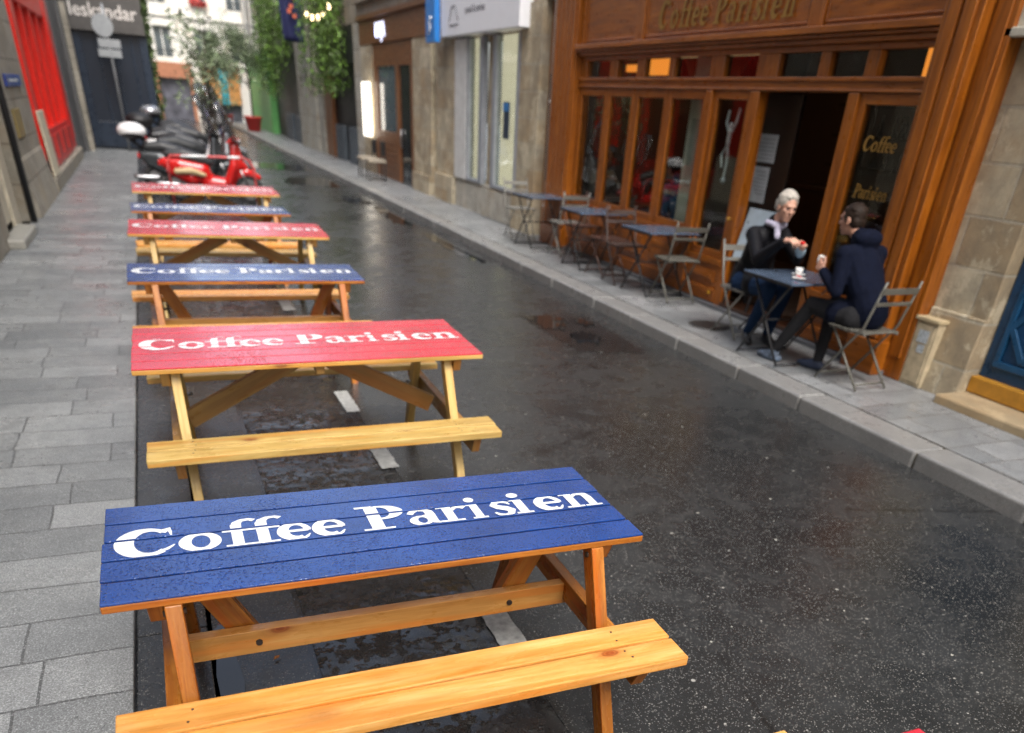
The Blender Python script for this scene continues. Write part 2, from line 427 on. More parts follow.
def g_s():
    return [curve([(.66, .72, .03), (.62, .86, .06), (.45, .96, .07), (.26, .92, .10), (.17, .76, .12), (.28, .6, .14), (.48, .47, .15), (.60, .32, .14), (.54, .12, .10), (.36, .03, .07), (.18, .09, .07), (.08, .26, .04)])], .74
def g_n():
    return [rect(.18, .45, 0, .98), serif(.30, 0, .58), serif(.2, .92, .36, .07), rect(.78, 1.05, 0, .66), serif(.92, 0, .56),
            curve([(.42, .74, .04), (.54, .90, .07), (.72, .95, .09), (.87, .86, .125), (.915, .64, .135)])], 1.2
GL = dict(C=g_C, o=g_o, f=g_f, e=g_e, P=g_P, a=g_a, r=g_r, i=g_i, s=g_s, n=g_n)
# letter, x start, x end on the blue top (metres from its middle)
TXT = [('C', -.798, -.630), ('o', -.622, -.503), ('f', -.500, -.405), ('f', -.428, -.325), ('e', -.338, -.236), ('e', -.230, -.127),
       ('P', -.075, .080), ('a', .083, .195), ('r', .188, .305), ('i', .300, .350), ('s', .376, .465), ('i', .462, .520), ('e', .546, .650), ('n', .655, .795)]
def lettering(places, xh, mapf, lift=0.0):
    """polygons of all letters through mapf(x, y, k)"""
    mb = MB(); k = 0
    for ch, x0, x1 in places:
        st, w_ = GL[ch](); sx = (x1 - x0) / w_
        for (_, A, B) in st:
            k += 1
            for i in range(len(A) - 1):
                q = [A[i], A[i + 1], B[i + 1], B[i]]
                P = [Vector((p[0] * sx + x0, p[1] * xh)) for p in q]
                ar = sum(P[j].x * P[(j + 1) % 4].y - P[(j + 1) % 4].x * P[j].y for j in range(4))
                if abs(ar) < 1e-9: continue
                if ar < 0: P.reverse()
                b = len(mb.v); mb.v += [tuple(mapf(p.x, p.y, k)) for p in P]; mb.face([b, b + 1, b + 2, b + 3])
    return mb
def cut_bands(o, bands, axis=1):
    """keep only the pieces lying on the boards (axis coordinate inside one of the bands)"""
    src = bmesh.new(); src.from_mesh(o.data); outv = []; outf = []
    for (a, b) in bands:
        bm = src.copy()
        for co, s in ((a, -1), (b, 1)):
            pt = [0, 0, 0]; pt[axis] = co; no = [0, 0, 0]; no[axis] = s
            bmesh.ops.bisect_plane(bm, geom=bm.verts[:] + bm.edges[:] + bm.faces[:], plane_co=pt, plane_no=no, clear_outer=True)
        bm.verts.index_update(); base = len(outv)
        outv += [v.co.copy() for v in bm.verts]; outf += [[base + v.index for v in f.verts] for f in bm.faces]; bm.free()
    src.free(); mt = o.data.materials[0]
    me = bpy.data.meshes.new(o.name); me.from_pydata(outv, [], outf); me.materials.append(mt); o.data = me
    return o
def text_mesh(name, body, size, mat, parent, M, extrude=.004, align='CENTER', bold=0.0, off=None):
    cu = bpy.data.curves.new(name, 'FONT'); cu.body = body; cu.size = size; cu.extrude = extrude; cu.align_x = align; cu.offset = bold
    cu.resolution_u = 3
    t = bpy.data.objects.new('tmp_text', cu); col.objects.link(t)
    dg = bpy.context.evaluated_depsgraph_get(); dg.update()
    me = bpy.data.meshes.new_from_object(t.evaluated_get(dg)); bpy.data.objects.remove(t)
    me.name = name; me.transform(M)
    if off: me.transform(Matrix.Translation(Vector(off) * -1))
    me.materials.clear(); me.materials.append(mat)
    o = bpy.data.objects.new(name, me); col.objects.link(o); o.parent = parent
    return o
def wallM(x, y, z, side=1):
    """text plane on a facade: right side (faces -X, reads towards -Y) or facing -Y (side 0)"""
    if side == 1: return Matrix(((0, 0, -1, x), (-1, 0, 0, y), (0, 1, 0, z), (0, 0, 0, 1)))
    if side == -1: return Matrix(((0, 0, 1, x), (1, 0, 0, y), (0, 1, 0, z), (0, 0, 0, 1)))
    return Matrix(((1, 0, 0, x), (0, 0, -1, y), (0, 1, 0, z), (0, 0, 0, 1)))

# ------------------------------------------------------------------ material library
m_orange = wood('stained_pine', (.24, .065, .009), (.43, .15, .020), (.56, .24, .045), .38)
m_honey = wood('honey_pine', (.60, .23, .035), (.82, .40, .10), (.90, .56, .21), .35)
m_yellow = wood('greenish_pine', (.42, .24, .055), (.62, .42, .13), (.74, .55, .22), .5)
m_brownleg = wood('brown_pine', (.24, .12, .03), (.36, .2, .055), (.44, .27, .08), .5)
m_blue = paint_wet('blue_paint', (.005, .050, .25), (.002, .018, .09))
m_red = paint_wet('red_paint', (.66, .020, .048), (.40, .008, .02))
m_white = plain('white_lettering', (.76, .77, .78), .3, var=.14, scale=45)
m_bolt = plain('galvanised_steel', (.25, .25, .25), .35, .9)
m_rust = plain('darkened_bolt', (.08, .06, .05), .45, .7)
m_cafe = wood('varnished_oak', (.13, .033, .003), (.30, .085, .006), (.42, .135, .012), .33, coat=.25, knots=False, gscale=.6, wet=False)
m_cafedk = wood('dark_varnished_oak', (.025, .009, .004), (.045, .016, .006), (.065, .024, .008), .35, coat=.3, knots=False, gscale=.6, wet=False)
m_browndoor = wood('brown_door_wood', (.13, .045, .012), (.20, .075, .02), (.26, .10, .03), .45, knots=False, wet=False)
m_gold = plain('gold_lettering', (.50, .27, .05), .4, .6); m_gold2 = plain('faded_gold_lettering', (.30, .17, .035), .5, .3)
m_glass = glass('window_glass', (.80, .84, .82), 1.3)
m_shield = glass('windscreen_plastic', (.78, .82, .85), 3.5, .12)
m_stone = stone('limestone', (.56, .49, .35), (.38, .29, .175), .62, .36, (.46, .41, .31), .012, stain=.7)
m_stone2 = stone('grey_limestone', (.33, .29, .23), (.26, .22, .165), .8, .45)
m_stonebase = stone('pale_limestone_base', (.48, .46, .40), (.38, .35, .29), .9, .6, stain=.45)
m_render = stone('cream_render', (.74, .70, .61), (.70, .66, .57), 4, 3, (.5, .45, .36), .004, stain=.25)
m_end = stone('cream_stucco', (.80, .78, .71), (.77, .74, .67), 5, 3, (.6, .56, .48), .004, stain=.12, axis='x')
m_leftwall = stone('stained_grey_render', (.36, .33, .27), (.31, .28, .22), 1.2, .5, stain=.6)
m_pave = paving('granite_slabs', .50, .285, (.19, .20, .203), (.35, .363, .362), (.09, .092, .092), .006, (.22, .5), speck=1.3)
m_pave2 = paving('pale_pavement_slabs', .42, .30, (.17, .18, .185), (.34, .35, .355), (.13, .125, .115), .008, (.22, .5), rot=0)
m_kerb = paving('granite_kerb', 30, 30, (.23, .23, .225), (.30, .295, .285), (.1, .1, .1), .001, (.2, .5), speck=.8)
m_road = asphalt('wet_asphalt', (.020, .0215, .0225), wet=.30)
m_lane = asphalt('coarse_wet_asphalt', (.020, .021, .022), coarse=True, specks=False)
m_strip = asphalt('smooth_wet_gutter', (.028, .030, .032), wet=.30, specks=False)
m_patch = asphalt('dark_asphalt_patch', (.009, .009, .010), wet=.22, specks=False)
m_dash = plain('worn_white_road_paint', (.36, .37, .36), .35, var=.4, scale=28, bump=.004, bscale=50)
m_navy = plain('navy_panel', (.010, .016, .028), .35)
m_grim = plain('dark_metal', (.03, .03, .032), .4, .5)
m_chair = plain('grey_green_metal', (.13, .125, .105), .45, .1)
m_chairbr = plain('brown_metal', (.075, .035, .025), .45, .1)
m_tabletop = plain('slate_blue_tabletop', (.075, .105, .155), .22, 0, spec=.6)
m_black = plain('black_paint', (.010, .010, .011), .5)
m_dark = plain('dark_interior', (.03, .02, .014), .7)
m_water = NT('standing_water').set(col=(.012, .012, .012), rough=.03, spec=.6)

# ------------------------------------------------------------------ ground
g = MB(); g.box(-60, 70, -30, 130, -.30, -.012); struct('ground', g, m_patch)
g = MB(); g.box(1.05, 4.52, -12, 59, -.2, 0.0); struct('road', g, m_road)
g = MB(); g.box(.27, 1.05, -12, 59, -.2, -.003); struct('parking_lane', g, m_lane)
g = MB(); g.box(-.10, .245, -12, 59, -.2, .001); struct('gutter_slab', g, m_strip)
g = MB()
y = -6.0
while y < 40:
    L = random.uniform(.75, 1.1); g.box(-.385, -.118, y + .004, y + L - .004, -.2, .006); y += L
struct('gutter_kerb', g, m_strip, bevel=.006)
g = MB(); g.box(.243, .272, -12, 40, -.2, -.014); g.box(-.12, -.098, -12, 40, -.2, -.012); struct('gutter_groove', g, m_patch)
g = MB(); g.box(-1.8, -.389, -12, 31, -.2, .032); struct('pavement', g, m_pave, bevel=.008)
g = MB(); y = -8.3; 
while y < 58:
    L = random.uniform(.85, 1.25); dx = random.uniform(-.006, .006)
    g.box(4.50 + dx, 4.79, y + .005, y + L - .005, -.2, .119 + random.uniform(-.002, .002)); y += L
struct('kerb', g, m_kerb, bevel=.022, segs=3)
g = MB(); g.box(4.80, 7.0, -12, 59, -.2, .116); struct('pavement', g, m_pave2)
g = MB(); g.box(4.525, 4.80, -12, 59, -.2, .10); struct('pavement_bed', g, plain('mossy_mortar', (.16, .12, .05), .8, var=.5))
def blob(name, pts, z, mat, kind='structure', jit=.12, n=6):
    """irregular sheet round a closed outline"""
    out = []
    for i in range(len(pts)):
        a = Vector(pts[i]); b = Vector(pts[(i + 1) % len(pts)])
        for k in range(n):
            t = k / n; p = a.lerp(b, t); out.append((p.x + random.uniform(-jit, jit) * .3, p.y + random.uniform(-jit, jit) * .6))
    mb = MB(); mb.v = [(x, y, z) for x, y in out]; mb.face(list(range(len(out))))
    o = mb.build(name, mat); o['kind'] = kind; return o
blob('asphalt_patch', [(3.44, 6.75), (4.12, 6.65), (4.24, 8.2), (3.44, 8.3)], .004, m_patch, jit=.05)
for pts in ([(3.5, 7.7), (3.72, 7.6), (3.9, 8.0), (3.78, 8.22), (3.5, 8.2)], [(3.6, 7.15), (3.8, 7.0), (3.95, 7.3), (3.85, 7.5), (3.65, 7.4)],
            [(3.95, 7.75), (4.12, 7.7), (4.14, 8.05), (4.0, 8.1)]):
    blob('puddle', pts, .008, m_water)
for pts in ([(4.1, 11.7), (4.25, 11.6), (4.32, 13.8), (4.15, 14.6), (4.0, 13.0)], [(3.9, 15.6), (4.35, 15.2), (4.4, 17.6), (4.1, 18.2)], [(3.6, 18.8), (4.3, 18.5), (4.2, 19.6), (3.7, 19.7)],
            [(2.9, 22.4), (4.2, 22.0), (4.3, 24.3), (3.2, 24.4)], [(2.3, 27), (4.3, 26.4), (4.3, 28.6), (2.5, 28.9)]):
    blob('puddle', pts, .004, m_water, jit=.25)
blob('puddle', [(-.11, 1.9), (-.02, 2.0), (-.015, 2.6), (-.05, 2.95), (-.1, 2.9)], .0105, m_water, jit=.02)
for (a, b, x0, x1) in ((2.38, 2.83, 1.0, 1.12), (3.3, 3.6, 1.0, 1.11), (4.41, 4.74, .97, 1.08), (4.79, 4.92, .95, 1.05), (5.47, 5.96, .97, 1.07), (7.0, 7.5, .98, 1.1), (8.7, 9.3, .98, 1.1), (14.2, 14.9, .98, 1.1)):
    o = blob('road_marking', [(x0, a), (x1, a), (x1, b), (x0, b)], .0045, m_dash, jit=.014, n=10)
# manhole cover in the right pavement
mh = thing('manhole_cover', (5.17, 7.14, .118), 'round dark iron manhole cover set in the pavement beside the cafe table', 'manhole cover')
MB().lathe([(.20, 0), (.20, .006), (.17, .007)], n=28).build('plate', plain('cast_iron', (.05, .048, .045), .5, .6), mh)
MB().lathe([(.225, -.002), (.225, .004), (.202, .004), (.202, -.002)], n=28).build('frame_ring', plain('iron_ring', (.10, .095, .085), .5, .5), mh)
# scattered leaves / litter on the road
lit = MB()
for k in range(70):
    x = random.uniform(1.3, 4.4); yy = random.uniform(.9, 8) if k < 50 else random.uniform(4, 20); s_ = random.uniform(.004, .010); a = random.uniform(0, 3)
    b = len(lit.v); lit.v += [(x + s_ * math.cos(a + q) * random.uniform(.6, 1.2), yy + s_ * math.sin(a + q) * random.uniform(.6, 1.2), .0035) for q in (0, 1.2, 2.5, 3.7, 5)]; lit.face([b, b + 1, b + 2, b + 3, b + 4])
tag(lit.build('gum_spots', plain('pale_gum', (.42, .41, .36), .6)), 'pale spots of old chewing gum and grit scattered over the asphalt', 'gum spots', kind='stuff')
for (x, yy, c) in ((.12, 2.62, 0), (.10, 4.86, 1), (.14, 4.1, 2), (.05, 3.4, 3)):
    lf = MB(); s_ = .016; a = random.uniform(0, 3)
    lf.v = [(s_ * math.cos(a) * 1.3, s_ * math.sin(a) * 1.3, 0), (s_ * .6 * math.cos(a + 1.5), s_ * .6 * math.sin(a + 1.5), .004), (-s_ * 1.2 * math.cos(a), -s_ * 1.2 * math.sin(a), .001), (-s_ * .6 * math.cos(a + 1.5), -s_ * .6 * math.sin(a + 1.5), .003)]
    lf.face([0, 1, 2, 3]); o = lf.build('fallen_leaf', plain('orange_leaf', (.5, .18, .03), .6)); o.location = (x, yy, .012)
    tag(o, ['orange fallen leaf on the gutter slab under the nearest blue table', 'orange fallen leaf on the gutter slab under the large red table', 'orange fallen leaf on the gutter slab below the front seat of the large red table', 'orange fallen leaf on the gutter slab hidden between the nearest two tables'][c], 'leaf', 'tiny orange leaves on the gutter slab')

# ------------------------------------------------------------------ picnic tables
def picnic(kind, x, y, rz, tx, ty, label):
    blue = kind == 'blue'
    L, W, zt, S, Lb, zs, npl = (1.655, .582, .721, .656, 1.69, .452, 5) if blue else (1.745, .745, .761, .735, 1.735, .452, 6)
    t = thing('picnic_table', (x, y, 0), label, 'picnic table', 'picnic tables in a row along the gutter')
    t.rotation_euler = (tx * .8, -0.0 + ty * .8, rz)
    frame = m_orange if blue else m_brownleg
    seatm = m_honey if (blue or kind == 'red_honey') else m_yellow
    pl = W / npl; gap = .0060; bands = []
    top = MB(); raw = MB()
    for i in range(npl):
        a, b = -W / 2 + i * pl + gap, -W / 2 + (i + 1) * pl - gap
        if i == 0: a -= gap
        if i == npl - 1: b += gap
        jx = random.uniform(-.003, .003)
        bands.append((a + .0002, b - .0002)); top.box(-L / 2 + jx, L / 2 + jx, a, b, zt - .008, zt)
        raw.box(-L / 2 + jx - .0008, L / 2 + jx + .0008, a + (.004 if i else -.0008), b - (.004 if i < npl - 1 else -.0008), zt - .030, zt - .0085)
    tp = top.build('tabletop', m_blue if blue else m_red, t, bevel=.0022)
    raw.build('top_board', m_orange if blue else m_yellow, t, bevel=.003)
    k_ = L / 1.655
    dy = -.0535 if blue else -.0585
    places = [(c, a * k_, b * k_) for c, a, b in TXT]
    le = lettering(places, (.108 if blue else .113) * k_, lambda px, py, k: (px, py + dy, zt + .0009 + k * 4e-5)).build('lettering', m_white, tp)
    cut_bands(le, bands)
    for s in (-1, 1):
        be = MB()
        for (a, b) in (((S - .112, S), (S - .236, S - .123))):
            be.box(-Lb / 2 + random.uniform(-.004, .004), Lb / 2 + random.uniform(-.004, .004), min(s * a, s * b), max(s * a, s * b), zs - .036, zs)
        bo = be.build('seat', seatm, t, bevel=.004)
        sc_ = MB()
        for xx in (-.66, .66):
            for q in (.055, .09, .15, .2): sc_.lathe([(.004, 0), (.004, .0012), (.001, .0014)], (xx + random.uniform(-.01, .01), s * (S - q - .0), zs), 8)
        sc_.build('screw', m_rust, bo)
    xl = .655 if blue else .69
    for sx in (-1, 1):
        for s in (-1, 1):
            lg = MB(); ltop, lbot = (.255, .545) if blue else (.27, .60)
            a = Vector((sx * xl, s * ltop, zt - .031)); b = Vector((sx * xl, s * lbot, -.0))
            d = (b - a); q = .038
            # foot and head cut level with the ground
            lg.hexa([(a.x - .0225, a.y - q, a.z), (b.x - .0225, b.y - q, b.z), (b.x - .0225, b.y + q, b.z), (a.x - .0225, a.y + q, a.z),
                     (a.x + .0225, a.y - q, a.z), (b.x + .0225, b.y - q, b.z), (b.x + .0225, b.y + q, b.z), (a.x + .0225, a.y + q, a.z)])
            lo = lg.build('leg', m_orange if blue else m_yellow, t, bevel=.003)
            bt = MB()
            zz = zs - .085; ym = s * (ltop + (lbot - ltop) * (zt - zz) / zt)
            bt.lathe([(.010, -.052), (.010, -.026), (.010, .026), (.008, .052)], (sx * xl + .0, ym, zz), 8, 'x')
            bt.lathe([(.010, -.030), (.010, .03)], (sx * xl + .0, s * (ltop + .015), zt - .065), 8, 'x')
            bt.build('bolt', m_bolt if not blue else m_rust, lo)
        xs = sx * (xl + .0235 + .0225)
        cl = MB(); cl.hexa([(xs - .021, -W / 2 + .04, zt - .10 + .0), (xs - .021, W / 2 - .04, zt - .10), (xs + .021, W / 2 - .04, zt - .10), (xs + .021, -W / 2 + .04, zt - .10),
                            (xs - .021, -W / 2 + .01, zt - .032), (xs - .021, W / 2 - .01, zt - .032), (xs + .021, W / 2 - .01, zt - .032), (xs + .021, -W / 2 + .01, zt - .032)])
        cl.build('top_cleat', frame, t, bevel=.003)
        sb = MB(); e = S - .02
        sb.hexa([(xs - .021, -e + .04, zs - .128), (xs - .021, e - .04, zs - .128), (xs + .021, e - .04, zs - .128), (xs + .021, -e + .04, zs - .128),
                 (xs - .021, -e, zs - .037), (xs - .021, e, zs - .037), (xs + .021, e, zs - .037), (xs + .021, -e, zs - .037)])
        sb.build('seat_bearer', m_orange if blue else m_brownleg, t, bevel=.003)
        br = MB()
        if blue: br.beam((sx * .46, .03, .33), (sx * (xl - .02), .03, zt - .05), .045, .085, (0, 1, 0))
        else: br.beam((sx * (xl - .015), 0, zs - .08), (sx * .05, 0, zt - .075), .045, .095, (0, 1, 0))
        br.build('brace', frame, t, bevel=.003)
    if blue:
        st = MB(); st.box(-xl - .02, xl + .045, -.042, 0.0, .305, .395); so_ = st.build('stretcher', wood('pale_pine', (.50, .2, .035), (.62, .29, .07), (.7, .38, .12), .45) if 'pale_pine' not in MC else MC['pale_pine'], t, bevel=.003)
        bb = MB()
        for xx in (-.44, .455): bb.lathe([(.011, -.049), (.011, -.041), (.006, -.0405)], (xx, 0, .35), 10, 'y')
        bb.build('bolt', m_rust, so_)
    else:
        cc = MB(); cc.box(-.022, .022, -W / 2 + .03, W / 2 - .03, zt - .075, zt - .032); cc.build('top_cleat', frame, t, bevel=.003)
    return t
TB = [('blue', .492, 2.296, .003, .023, .014, 'blue picnic table closest to the viewer, with glossy wet boards and crisp white lettering'),
      ('red', .621, 4.463, -.008, .020, -.011, 'large red picnic table directly behind the nearest blue picnic table'),
      ('blue', .516, 6.708, .005, .029, .0, 'blue picnic table standing just behind the large near red one'),
      ('red', .560, 8.705, -.004, .031, .001, 'fourth picnic table counting from the camera, red top with faint lettering'),
      ('blue', .512, 10.534, .035, .017, .002, 'farthest of the blue picnic tables, a thin strip between two red tops'),
      ('red', .571, 12.238, .016, .035, -.005, 'farthest red picnic table, last of the row before the scooters'),
      ('red_honey', .535, .475, .005, 0, 0, 'picnic table of which only a red top corner and an orange rear seat corner show')]
for a in TB: picnic(*a)

# ------------------------------------------------------------------ pieces for facades
def panes(root, X, y0, y1, z0, z1, mat=None, parent=None, t=.008, fr=.04, frm=None, depth=.05, name='window'):
    """a framed window in a right-hand facade"""
    f = MB()
    f.box(X - depth / 2, X + depth / 2, y0, y0 + fr, z0, z1, 'z'); f.box(X - depth / 2, X + depth / 2, y1 - fr, y1, z0, z1, 'z')
    f.box(X - depth / 2, X + depth / 2, y0 + fr, y1 - fr, z0, z0 + fr, 'y'); f.box(X - depth / 2, X + depth / 2, y0 + fr, y1 - fr, z1 - fr, z1, 'y')
    w_ = f.build(name, frm, root, off=root.location, bevel=.004)
    p = MB(); p.box(X - t / 2, X + t / 2, y0 + fr, y1 - fr, z0 + fr, z1 - fr); p.build('pane', mat or m_glass, w_, off=root.location)
    return w_
def upper(root, X, y0, y1, z0, z1, mat, side=1, gap=1.9, facing='x', wz=(1.0, 3.1), depth=8.0):
    """upper storeys with window openings; side = +1 building lies towards +X"""
    wl = MB(); xo = X + side * depth
    n = max(1, int((y1 - y0) / gap)); ww = .95; st = 3.0; rows = int((z1 - z0) / st)
    ys = [y0 + (i + .5) * (y1 - y0) / n for i in range(n)]
    xa, xb = min(X, X + side * .35), max(X, X + side * .35)
    prev = y0
    for yc in ys:
        wl.box(xa, xb, prev, yc - ww / 2, z0, z1, 'y'); prev = yc + ww / 2
        zz = z0
        for r_ in range(rows):
            a = z0 + r_ * st + .75; b = a + 1.7
            wl.box(xa, xb, yc - ww / 2, yc + ww / 2, zz, a, 'y'); zz = b
        wl.box(xa, xb, yc - ww / 2, yc + ww / 2, zz, z1, 'y')
    wl.box(xa, xb, prev, y1, z0, z1, 'y')
    xc, xd = min(X + side * .35, xo), max(X + side * .35, xo)
    o = wl.build('wall', mat, root, off=root.location)
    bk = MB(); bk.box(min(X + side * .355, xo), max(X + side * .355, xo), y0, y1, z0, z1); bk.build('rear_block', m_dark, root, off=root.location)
    for yc in ys:
        for r_ in range(rows):
            a = z0 + r_ * st + .75; b = a + 1.7
            panes(root, X + side * .2, yc - ww / 2 + .002, yc + ww / 2 - .002, a, b, None, frm=plain('white_window_frame', (.6, .6, .56), .5), fr=.06)
    return o

# ------------------------------------------------------------------ the cafe
X = 5.82
cafe = thing('cafe_building', (6.0, 9, .116), 'cafe with varnished orange wooden shopfront and gold lettering, people seated outside its door', 'cafe')
co = cafe.location
def cp(name, mb, mat=None, bevel=.006, parent=None): return mb.build(name, mat or m_cafe, parent or cafe, off=co, bevel=bevel)
# end pilasters
for (a, b, out, n_) in ((12.16, 12.93, .12, 5), (5.235, 5.60, .16, 2)):
    p = MB(); p.box(X - out, X + .14, a, b, .20, 3.9, 'z')
    fl = (b - a - .08) / n_
    for i in range(n_):
        yy = a + .04 + i * fl
        p.box(X - out - .022, X - out + .001, yy + .018, yy + fl - .018, .42, 3.6, 'z')
    p.box(X - out - .04, X + .15, a - .015, b + .015, .118, .40, 'y')
    cp('pilaster', p)
p = MB(); p.box(X - .06, X + .12, 5.02, 5.232, .118, 3.9, 'z'); p.box(X - .075, X - .058, 5.07, 5.2, .3, 3.6, 'z'); cp('side_panel', p)
# fascia with raised mouldings and panels
f = MB(); f.box(X - .03, X + .12, 5.602, 12.158, 2.66, 3.9, 'y')
for (a, b) in ((12.06, 12.12), (10.40, 10.60), (7.10, 7.30), (5.605, 5.68)): f.box(X - .062, X - .029, a, b, 2.70, 3.62, 'z')
f.box(X - .060, X - .031, 5.68, 12.06, 3.48, 3.60, 'y')
for (a, b) in ((10.62, 12.04), (7.32, 10.38), (5.70, 7.08)):
    f.box(X - .044, X - .028, a, b, 2.735, 2.755, 'y'); f.box(X - .044, X - .028, a, b, 3.44, 3.46, 'y')
    f.box(X - .044, X - .028, a, a + .02, 2.755, 3.44, 'z'); f.box(X - .044, X - .028, b - .02, b, 2.755, 3.44, 'z')
fas = cp('fascia', f)
k_ = MB(); k_.box(X - .15, X + .02, 5.604, 12.156, 2.645, 2.70, 'y'); k_.box(X - .115, X + .02, 5.604, 12.156, 2.615, 2.643, 'y'); k_.box(X - .08, X + .02, 5.604, 12.156, 2.575, 2.613, 'y')
k_.box(X - .30, X + .02, 5.2, 13.0, 3.92, 4.0, 'y'); cp('cornice', k_)
FW = 2.60
gp = [(c, (a + .80) / 1.60 * FW, (b + .80) / 1.60 * FW) for c, a, b in TXT]
wd = []
for c, a, b in gp:
    mid = (a + b) / 2; hw = (b - a) / 2 * .80; wd.append((c, mid - hw, mid + hw))
lettering(wd, .165, lambda px, py, k: (X - .046 - k * 1e-4, 10.12 - px - py * .16, py + 2.80 + .0)).build('lettering', m_gold2, fas, off=co)
# transom
tr = MB(); tb = [(12.16, 11.95), (11.28, 11.14), (10.48, 10.36), (9.72, 9.60)]
zt0, zt1 = 2.335, 2.525
lights = [(11.97, 11.26), (11.05, 10.52), (10.32, 9.74), (9.62, 8.86), (8.60, 8.00), (7.66, 7.06), (6.92, 6.45), (6.30, 5.70)]
lights = [tuple(sorted(l)) for l in lights]
prev = 5.602
for (a, b) in sorted(lights):
    tr.box(X - .02, X + .06, prev, a, zt0, zt1, 'z'); prev = b
    pn = MB(); pn.box(X + .03, X + .036, a - .001, b + .001, zt0 - .001, zt1 + .001); cp('transom_light', pn, m_glass, 0)
tr.box(X - .02, X + .06, prev, 12.158, zt0, zt1, 'z')
tr.box(X - .02, X + .06, 5.602, 12.158, zt1, 2.575, 'y')
cp('transom_frame', tr)
bar = MB(); bar.box(X - .035, X + .08, 5.602, 12.158, 2.22, 2.333, 'y'); bar.box(X - .055, X - .03, 5.602, 12.158, 2.30, 2.334, 'y'); bar.box(X - .045, X - .03, 5.602, 12.158, 2.225, 2.245, 'y'); cp('crossbar', bar)
# window bays, with the doorway left open
for i, (a, b) in enumerate(((11.27, 12.158), (10.50, 11.265), (9.68, 10.495), (8.82, 9.675))):
    w_ = panes(cafe, X + .02, a, b, .80, 2.218, frm=m_cafe, fr=.085, depth=.07)
po = MB(); po.box(X - .05, X + .09, 8.70, 8.818, .12, 2.218, 'z'); cp('door_post', po)
fx = panes(cafe, X + .02, 8.0, 8.70, .62, 2.218, frm=m_cafe, fr=.075, depth=.07)
po = MB(); po.box(X - .04, X + .09, 7.86, 7.998, .12, 2.218, 'z'); dp = cp('door_post', po)
MB().lathe([(.006, 0), (.012, -.03), (.02, -.04), (.02, -.055), (.005, -.06)], (X - .04, 7.93, 1.05), 12, 'x').build('handle', m_gold, dp, off=co)
po = MB(); po.box(X - .04, X + .09, 6.42, 6.55, .12, 2.218, 'z'); cp('door_post', po)
fx6 = panes(cafe, X + .02, 5.604, 6.418, .62, 2.218, frm=m_cafe, fr=.08, depth=.07)
# gold lettering on that pane
ga = [(c, a, b) for c, a, b in TXT[:6]]; gb = [(c, a, b) for c, a, b in TXT[6:]]
def small(pl, y0, z0, wid, xh):
    lo = min(a for _, a, _ in pl); hi = max(b for _, _, b in pl); s_ = wid / (hi - lo)
    return lettering([(c, (a - lo) * s_, (b - lo) * s_) for c, a, b in pl], xh, lambda px, py, k: (X + .008 - k * 5e-5, y0 - px - py * .2, z0 + py))
a_ = small(ga, 6.27, 1.80, .40, .072); b_ = small(gb, 6.24, 1.44, .42, .068)
base_ = len(a_.v); a_.v += b_.v
for f_ in b_.f: a_.face([i + base_ for i in f_])
a_.build('lettering', m_gold2, fx6, off=co)
# base panels under the windows
def basepanel(a, b, z1):
    q = MB(); q.box(X - .02, X + .07, a, b, .16, z1, 'y'); q.box(X - .045, X - .018, a, b, z1 - .06, z1 + .0, 'y')
    q.box(X - .035, X - .019, a + .09, b - .09, .36, z1 - .13, 'y'); q.box(X - .05, X - .034, a + .13, b - .13, .40, z1 - .17, 'y')
    q.box(X - .045, X - .018, a, b, .16, .30, 'y')
    for i in range(4): q.box(X - .055, X - .044, a, b, .175 + i * .03, .19 + i * .03, 'y')
    cp('base_panel', q)
for (a, b, z) in ((11.268, 12.156, .798), (10.502, 11.264, .798), (9.682, 10.494, .798), (8.822, 9.674, .798), (8.002, 8.698, .618), (5.606, 6.416, .618)): basepanel(a, b, z)
st_ = MB(); st_.box(X - .10, X + .3, 5.2, 12.93, .10, .155, 'y'); cp('plinth', st_, plain('blue_grey_stone', (.10, .105, .115), .5))
th = MB(); th.box(X - .06, X + .35, 6.556, 7.855, .157, .20, 'y'); cp('threshold', th, m_cafedk)
# room
rm = MB(); rm.box(X + .40, 10.5, 5.25, 12.9, .10, .16); rm.box(10.3, 10.5, 5.25, 12.9, .16, 3.2); rm.box(X + .14, 10.3, 12.80, 12.92, .16, 3.2); rm.box(X + .14, 10.3, 5.24, 5.34, .16, 3.2); rm.box(X + .13, 10.3, 5.34, 12.8, 3.0, 3.2)
cp('room', rm, plain('brown_room_walls', (.075, .045, .032), .6), 0)
cm_ = MB(); cm_.box(X + .22, X + .30, 9.13, 9.52, .16, 2.9, 'z'); cp('cream_column', cm_, plain('cream_paint', (.72, .73, .62), .6))
cm_ = MB(); cm_.box(X + .21, X + .215, 9.2, 9.42, 1.25, 1.95); cp('menu_sheet', cm_, plain('grey_green_paper', (.45, .48, .42), .7), 0)
cnt = MB(); cnt.box(9.0, 9.6, 6.2, 11.2, .16, 1.2); cnt.box(8.95, 9.65, 6.15, 11.25, 1.2, 1.26); cp('counter', cnt, m_cafedk)
shl = MB()
for z in (1.5, 1.9, 2.3): shl.box(10.0, 10.28, 6, 11.5, z, z + .03)
for k in range(70):
    yy = random.uniform(6.1, 11.4); z = random.choice((1.53, 1.93, 2.33)); shl.lathe([(.035, 0), (.035, .18), (.012, .22), (.012, .28)], (10.1 + random.uniform(-.04, .04), yy, z), 6)
cp('bottle_shelf', shl, plain('bottle_glass', (.06, .05, .03), .2, var=.6), 0)
